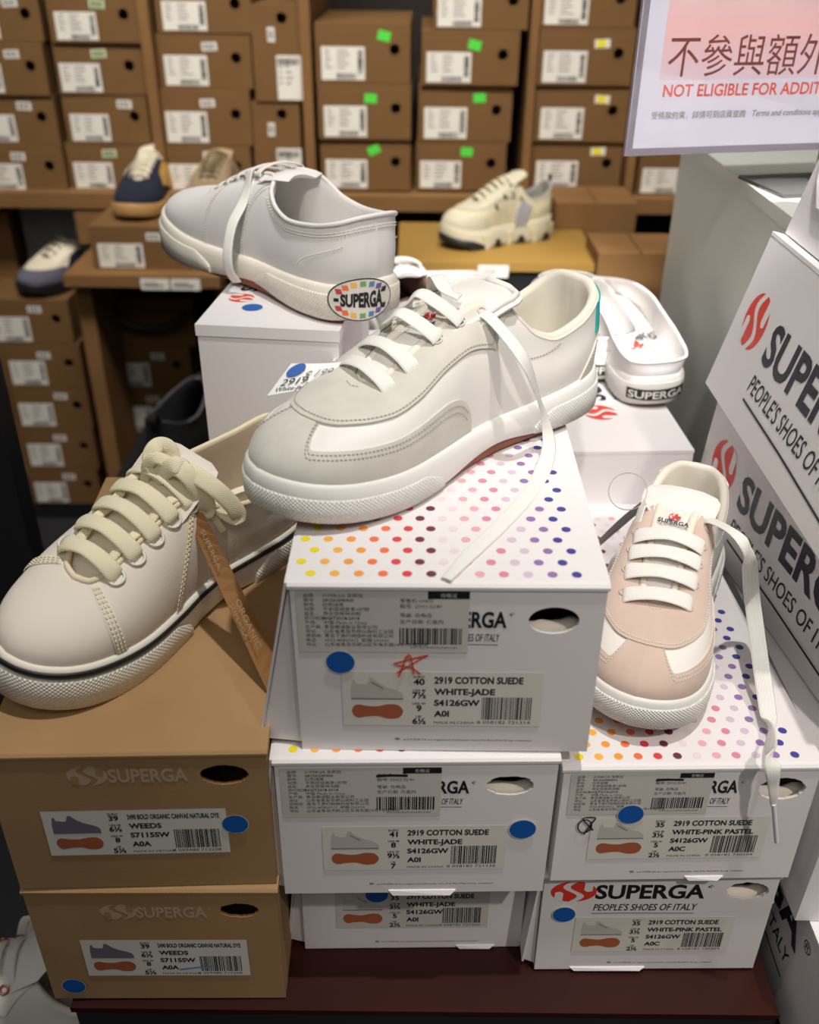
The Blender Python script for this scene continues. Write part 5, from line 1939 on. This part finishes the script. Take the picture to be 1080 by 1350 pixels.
nx, ny, nz = NAVYBOX
GOLD = mat('gold_leather', srgb(206, 160, 70), .5)
NAVY = mat('navy_suede', srgb(20, 24, 44), .95)
CREAML = mat('cream_leather', srgb(226, 218, 196), .6)
GREYS = mat('slate_suede', srgb(92, 92, 106), .95)
TANR = mat('tan_rubber', srgb(176, 136, 84), .6)
hp = on_z(172, 290, nz)
q = simple_sneaker('sneaker', 'navy sneaker with white laces and gold sides, toe to the viewer', 'sneaker', (hp.x + .03, hp.y + .25, nz), math.radians(263), .27, NAVY, TANR, TANR, CREAML, None, lacer=CREAML)
S = q.S
for sg in (1, -1):
    b = MB(); t0, t1 = S.tx(.62, 1), S.tx(.30, 1)
    ts = np.linspace(t1, t0, 30); ts = ts if sg > 0 else 1 - ts
    skirt_band(b, S, ts, np.linspace(.02, .25, 30), np.linspace(.85, .55, 30), .0014, GOLD if sg > 0 else CREAML, 5); b.build('side_panel', q.root)
lx, ly, lz = LSTACK_TOP
hp = on_z(40, 388, lz)
q = simple_sneaker('sneaker', 'cream sneaker with slate grey toe on the left stack', 'sneaker', (hp.x + .12, hp.y + .215, lz), math.radians(242), .275, CREAML, BLACKR, BLACKR, CREAML, CREAML, toe_m=GREYS, lining=mat('black_lining', srgb(30, 28, 30), .9))
S = q.S
for sg in (1, -1):
    b = MB(); ts = np.linspace(S.tx(.42, 1), S.tx(.66, 1), 30); ts = ts if sg > 0 else 1 - ts
    skirt_band(b, S, ts, np.full(30, .02), .55 * np.sin(np.linspace(.3, math.pi - .3, 30)) + .03, .0016, NAVY, 5); b.build('side_panel', q.root)

# beige sneaker on a hidden kraft box
bx = px_box(254, 372, 298, 363, YC)
back_box('kraft shoebox almost hidden behind the toe of the white canvas sneaker', bx[0], bx[1], ZC, NAVYBOX[2] - ZC, YC, W_, None, 180, jitter=False)
hp = on_z(282, 290, nz)
BEIGE = mat('beige_mesh', srgb(170, 148, 118), .9, var=.15, scale=120)
simple_sneaker('sneaker', 'beige sneaker peeping over the toe of the white canvas sneaker', 'sneaker', (hp.x + .01, hp.y + .24, nz), math.radians(262), .27, BEIGE, CREAML, TANR, mat('olive_lace', srgb(112, 96, 70), .9), mat('taupe_overlay', srgb(140, 120, 92), .8))

# chunky sneaker
S = Shoe(L=.28, W=.106, keys=[(a, b_, c_, z * 1.25 + .012) for a, b_, c_, z in KEY_LOW], toe=.040, mid=.044, heel=.052, spring=.016)
hp = on_z(640, 328, OLIVE_TOP)
CHUNK = mat('bone_mesh', srgb(216, 208, 178), .8, var=.05, scale=90)
CHUNK2 = mat('bone_leather', srgb(206, 200, 176), .6)
q = ShoeBuild(S, 'sneaker', 'chunky bone-coloured sneaker with a toothed black and cream sole on the olive carton', 'sneaker', (hp.x + .122, hp.y + .10, OLIVE_TOP), math.radians(205), 0, 0, .80)
q.sole(CHUNK2, CHUNK2, BLACKR, arch=.002, bump_f=0, heel_f=0, n=160)
t0, t1 = S.tx(.70, 1), S.tx(.70, -1)
q.band('toe_guard', t0, t1, .45, .003, BLACKR, taper=.03)
# teeth of the sole
te_ = MB()
tc_ = np.linspace(.03, .97, 20)
for i, tq in enumerate(tc_):
    o, n2_ = S.o2(np.array(tq)), S.n2(np.array(tq)); tt_ = np.array([-n2_[1], n2_[0]])
    f_ = o[0] / S.L
    if f_ > .86: continue
    zb_ = float(S.zb(o[0]))
    w_ = .012
    mm = BLACKR if i % 2 else CHUNK2
    P = [o - tt_ * w_, o + tt_ * w_, o + tt_ * w_ * .3, o - tt_ * w_ * .3]
    hs = [.030, .030, .0, .0] if i % 2 == 0 else [.0, .0, .018, .018]
    V = [(P[k][0] + n2_[0] * oo, P[k][1] + n2_[1] * oo, zb_ + hs[k] + .0005) for oo in (.0045, -.004) for k in range(4)]
    te_.add(V, [(0, 1, 2, 3), (7, 6, 5, 4), (0, 4, 5, 1), (1, 5, 6, 2), (2, 6, 7, 3), (3, 7, 4, 0)], mm)
te_.build('sole_lugs', q.root)
q.upper(CHUNK, 140, 14); q.lining(mat('grey_lining', srgb(150, 148, 142), .9), INSOLE, pad=.008, n=100)
q.tongue(CHUNK2, f1=.33, rise=.020, back=.014, w=.027, lift=.004, th=.007, flare=1.2, n=16)
ta = S.tx(.64, 1); ts = np.linspace(ta, 1 - ta, 80); u = np.abs((ts - .5) / (.5 - ta))
b = MB(); skirt_band(b, S, ts, 0, .42 * np.sqrt(np.clip(1 - u ** 4, 0, 1)) + .01, .0016, CHUNK2, 6); b.build('toe_overlay', q.root)
te = tops(S, .34); ts = np.linspace(te, 1 - te, 90); u = np.abs((ts - .5) / (.5 - te))
b = MB(); skirt_band(b, S, ts, .60 - .1 * smoothstep(.3, .7, u), np.full(90, .995), .0024, CHUNK2, 6); b.build('eyestay', q.root)
for f_, tq in ((.60, .30), (.54, .45), (.47, .5), (.40, .6), (.52, .75)):
    for sg in (1, -1):
        b = MB(); a = S.tx(f_, 1); ts = np.linspace(a - .007, a + .007, 6); ts = ts if sg > 0 else 1 - ts
        skirt_band(b, S, ts, np.linspace(tq, tq + .1, 6), np.linspace(tq + .06, tq + .16, 6), .0028, INK, 2); b.build('side_vent', q.root)
for f_ in (.66, .61, .555, .50, .445, .40):
    q.bar(f_, f_ + .015, .0095, .003, CHUNK, arch=.008, n=24)
b = MB(); ts = np.linspace(-.012, .012, 8); skirt_band(b, S, ts, np.full(8, .35), np.full(8, 1.0), .0026, BLACKR, 6)
b.tube([S.top(np.array(0.)) + np.array([-.002, 0, z]) for z in (0, .008, .016)], .004, BLACKR, 8); b.build('heel_strap', q.root)
ts = np.linspace(S.tx(.30, 1), S.tx(.40, 1), 8)
b = MB(); skirt_band(b, S, ts, np.full(8, .0), np.full(8, .75), .006, mat('silver_tag', srgb(170, 172, 180), .3), 4); b.build('hang_tag', q.root)

# black slip-on, opening towards the viewer
KEY_B = [(0, .02, 0, .105), (.012, .024, .014, .105), (.06, .05, .028, .100), (.16, .13, .036, .094), (.27, .22, .038, .092), (.36, .31, .036, .097), (.47, .42, .028, .106), (.60, .48, .020, .112), (.77, .52, .012, .115), (.87, .535, .006, .116), (1, .54, 0, .116)]
S = Shoe(L=.285, W=.106, keys=KEY_B, toe=.026, mid=.026, heel=.030)
BLK = mat('black_knit', srgb(17, 17, 20), .9, weave=(.002, .002, .3))
GREYB = mat('grey_binding', srgb(104, 104, 110), .6)
zs_ = .60
hp = on_y(205, 558, 1.46) - Vector((0, 0, .105 * 1.1))
q = ShoeBuild(S, 'slip_on_shoe', 'black slip-on shoe with grey-edged opening, in front of the open carton', 'shoe', (hp.x, hp.y, hp.z), math.radians(76), 0, 0, 1.1)
q.sole(BLACKR, BLACKR, BLACKR, bump_f=0, heel_f=0, n=120)
q.upper(BLK, 120, 12); q.lining(mat('charcoal_lining', srgb(42, 42, 46), .8), INK, pad=.004, n=100)
b = MB(); ts = np.linspace(.10, .90, 100); b.tube(S.top(ts) + np.array([0, 0, .001]), .0016, GREYB, 6); b.build('opening_trim', q.root)
b = MB(); ribbon(b, [(.010, .0, .095), (.004, 0, .112), (-.006, 0, .122), (-.010, 0, .110), (-.002, 0, .09)], [(-1, 0, 0), (-.6, 0, .8), (0, 0, 1), (.5, 0, .5)], .014, .002, BLK, 30); b.build('pull_loop', q.root)
sz = hp.z - .001
b = MB(); b.box((hp.x - .09, hp.y - .02, .0), (hp.x + .10, hp.y + .30, sz), BLACKM)
tag(b.build('black_display_block'), 'black display block under the black slip-on', 'block')

# white lace-up at the lower left, and the shoe half hidden behind the main sneaker
hp = on_y(40, 1300, .50)
zf = hp.z - .075
S = Shoe(L=.28, W=.104, keys=KEY_LOW)
q = simple_sneaker('sneaker', 'white lace-up sneaker with rose gold eyelets below the kraft boxes', 'sneaker', (hp.x + .105, hp.y + .02, zf), math.radians(186), .285, LEATHER, RUBBER, RUBBER, LACE, LEATHER)
S = q.S
for f_ in (.665, .61, .555, .50, .445, .395):
    for sg in (1, -1):
        eb = MB(); q.eyelet_ring(eb, f_, sg, .84, COPPER, .0034, .0012, .0028); eb.build('eyelet', q.root)
y_ = hp.y + .05
free_lace(q, [on_y(30, 1268, y_), on_y(28, 1240, y_), on_y(33, 1215, y_), on_y(41, 1214, y_), on_y(40, 1236, y_), on_y(32, 1262, y_)], [Vector((0, -1, .2))] * 3, .009, .0018, LACE, n=50, name='bow_loop')
free_lace(q, [on_y(-4, 1275, y_), on_y(18, 1258, y_ - .01), on_y(50, 1248, y_), on_y(70, 1246, y_ + .02)], [Vector((0, -.6, .8))] * 3, .009, .002, LACE, n=40, name='loose_lace')
b = MB(); b.box((hp.x - .30, hp.y - .16, 0), (A(-.29, 0, 0).x, hp.y + .25, zf - .0005), BLACKM)
tag(b.build('black_step'), 'black low step beside the table at the lower left', 'step')
P0TOP = (p0.matrix_world @ Vector((0, .1, .12 * K))).z
hp = on_z(562, 492, P0TOP)
simple_sneaker('sneaker', 'white shoe with brown lining half hidden behind the main sneaker', 'sneaker', (hp.x - .01, hp.y + .005, P0TOP), math.radians(100), .27, CANVAS_W, RUBBER, RUBBER, LACE, LEATHER, lining=mat('brown_lining', srgb(104, 74, 58), .8), rise=.002)
# ------------------------------------------------------------------ hanging notice in a clear holder
YSG = .99 * K
o = on_y(824, 206, YSG)
yaw = math.radians(12)
sw, sh = .34, .235
root = empty('notice_stand', o, (0, 0, yaw))
tag(root, 'clear acrylic notice on a pole reading NOT ELIGIBLE FOR ADDITIONAL in red', 'sign')
b = MB()
t = .0045
for lo, hi in (((0, 0, 0), (sw, t, .006)), ((0, 0, sh - .006), (sw, t, sh)), ((0, 0, .0062), (.006, t, sh - .0062)), ((sw - .006, 0, .0062), (sw, t, sh - .0062))):
    b.box(lo, hi, ACRYL)
b.build('holder_rim', root)
b = MB(); b.box((.0045, .0010, .0045), (sw - .0045, .0026, sh - .0045), SIGNPAPER)
d = Decal(b, (.0045, .0009, .0045), (1, 0, 0), (0, 0, 1), .0001)
pk = MATS['sign_paper']
pm = bpy.data.materials.new('printed_pink_wash'); pm.use_nodes = True
nt = pm.node_tree; bs = nt.nodes['Principled BSDF']; bs.inputs['Roughness'].default_value = .3
tc = nt.nodes.new('ShaderNodeTexCoord'); sp = nt.nodes.new('ShaderNodeSeparateXYZ'); nt.links.new(tc.outputs['Object'], sp.inputs[0])
cr = nt.nodes.new('ShaderNodeValToRGB'); mr = nt.nodes.new('ShaderNodeMapRange')
mr.inputs['From Min'].default_value = .055; mr.inputs['From Max'].default_value = .195
nt.links.new(sp.outputs[2], mr.inputs['Value']); nt.links.new(mr.outputs[0], cr.inputs[0])
e = cr.color_ramp.elements
e[0].position = 0; e[0].color = srgb(228, 208, 220); e[1].position = 1; e[1].color = srgb(224, 216, 230)
x = e.new(.32); x.color = srgb(238, 190, 188); x = e.new(.60); x.color = srgb(232, 206, 212)
nt.links.new(cr.outputs[0], bs.inputs['Base Color'])
CHIN = mat('sign_brown_red', srgb(118, 52, 46), .5)
ENG = mat('sign_red', srgb(214, 84, 66), .5)
d.rect(.018, .055, sw - .02, .195, pm, 1)
s_ = on_y(1080, 160, YSG).x - on_y(824, 160, YSG).x
k = s_ / 256.0            # metres per photograph pixel on the sign
d.text('不參與額外折扣', 37 * k, 94 * k, 37 * k, CHIN, l=2, res=3, sx=1.0, width=46 * 6.95 * k)
d.text('NOT ELIGIBLE FOR ADDITIONAL', 36 * k, 66 * k, 14.5 * k, ENG, l=2, width=288 * k, bold=.018)
d.text('受條款約束，詳情可到店員查詢', 24 * k, 39 * k, 7.2 * k, GREYINK, l=2, width=136 * k, res=1)
d.text('Terms and conditions apply', 170 * k, 39.5 * k, 7.5 * k, GREYINK, l=2, shear=.2, width=112 * k, bold=.01)
b.build('paper', root)
b = MB(); b.box((.0005, -.0004, .0005), (sw - .0005, .0004, sh - .0005), mat('clear_acrylic', (1, 1, 1, 1), .05, trans=1.0)); b.build('clear_front', root)
b = MB(); zc = zt_ - o.z + .0008; b.tube([(.20, .012, .12), (.20, .012, zc + .004)], .006, CLEAR, 12); b.box((.14, -.03, zc), (.26, .05, zc + .003), CLEAR); b.build('pole', root)

# open box lying on the tilted pile
R = e1.matrix_world.to_3x3()
W = e1.matrix_world @ Vector((-CW / 2 + .010, ED - .205 * K, EH + .0012))
e0 = empty('shoebox'); 
M0 = Matrix.Translation(W) @ R.to_4x4()
e0.matrix_world = M0
tag(e0, 'open white shoebox on top of the big tilted one, lid flap hanging at its side', 'shoebox')
b = MB()
bw, bd, bh = .17, .205 * K, .085
b.box((0, 0, 0), (bw, bd, .002), WHITE); b.box((0, 0, .002), (.002, bd, bh), WHITE); b.box((bw - .002, 0, .002), (bw, bd, bh), WHITE)
b.box((.002, 0, .002), (bw - .002, .002, bh), WHITE); b.box((.002, bd - .002, .002), (bw - .002, bd, bh), WHITE)
b.build('body', e0)
b = MB()
P = [(.0, bd + .0005, bh), (.0, 0, bh), (.0, 0, bh * .42), (.0, bd * .74, bh * .36), (.0, bd * .86, bh * .55)]
Q = [(-.0035 - .004 * (1 - z / bh), y, z) for x, y, z in P]
b.add(P + Q, [(0, 1, 2, 3, 4), (9, 8, 7, 6, 5)] + [(i, 5 + i, 5 + (i + 1) % 5, (i + 1) % 5) for i in range(5)], WHITE)
b.build('side_flap', e0)
b = MB()
V = [(.002, 0, bh + .001), (bw, 0, bh + .001), (bw, bd, bh + .001), (.002, bd, bh + .001)]
b.add(V + [(x, y, z + .003) for x, y, z in V], [(3, 2, 1, 0), (4, 5, 6, 7), (0, 1, 5, 4), (1, 2, 6, 5), (2, 3, 7, 6), (3, 0, 4, 7)], WHITE)
b.build('lid', e0)
# support under the pile at the right
b = MB(); x0 = A(.333, 0, 0).x
b.box((x0 + .002, A(0, .43, 0).y, 0), (x0 + CW, A(0, .83, 0).y, A(0, 0, -.8225).z), BLACKP)
tag(b.build('black_plinth'), 'black plinth under the pile of boxes at the right', 'plinth')
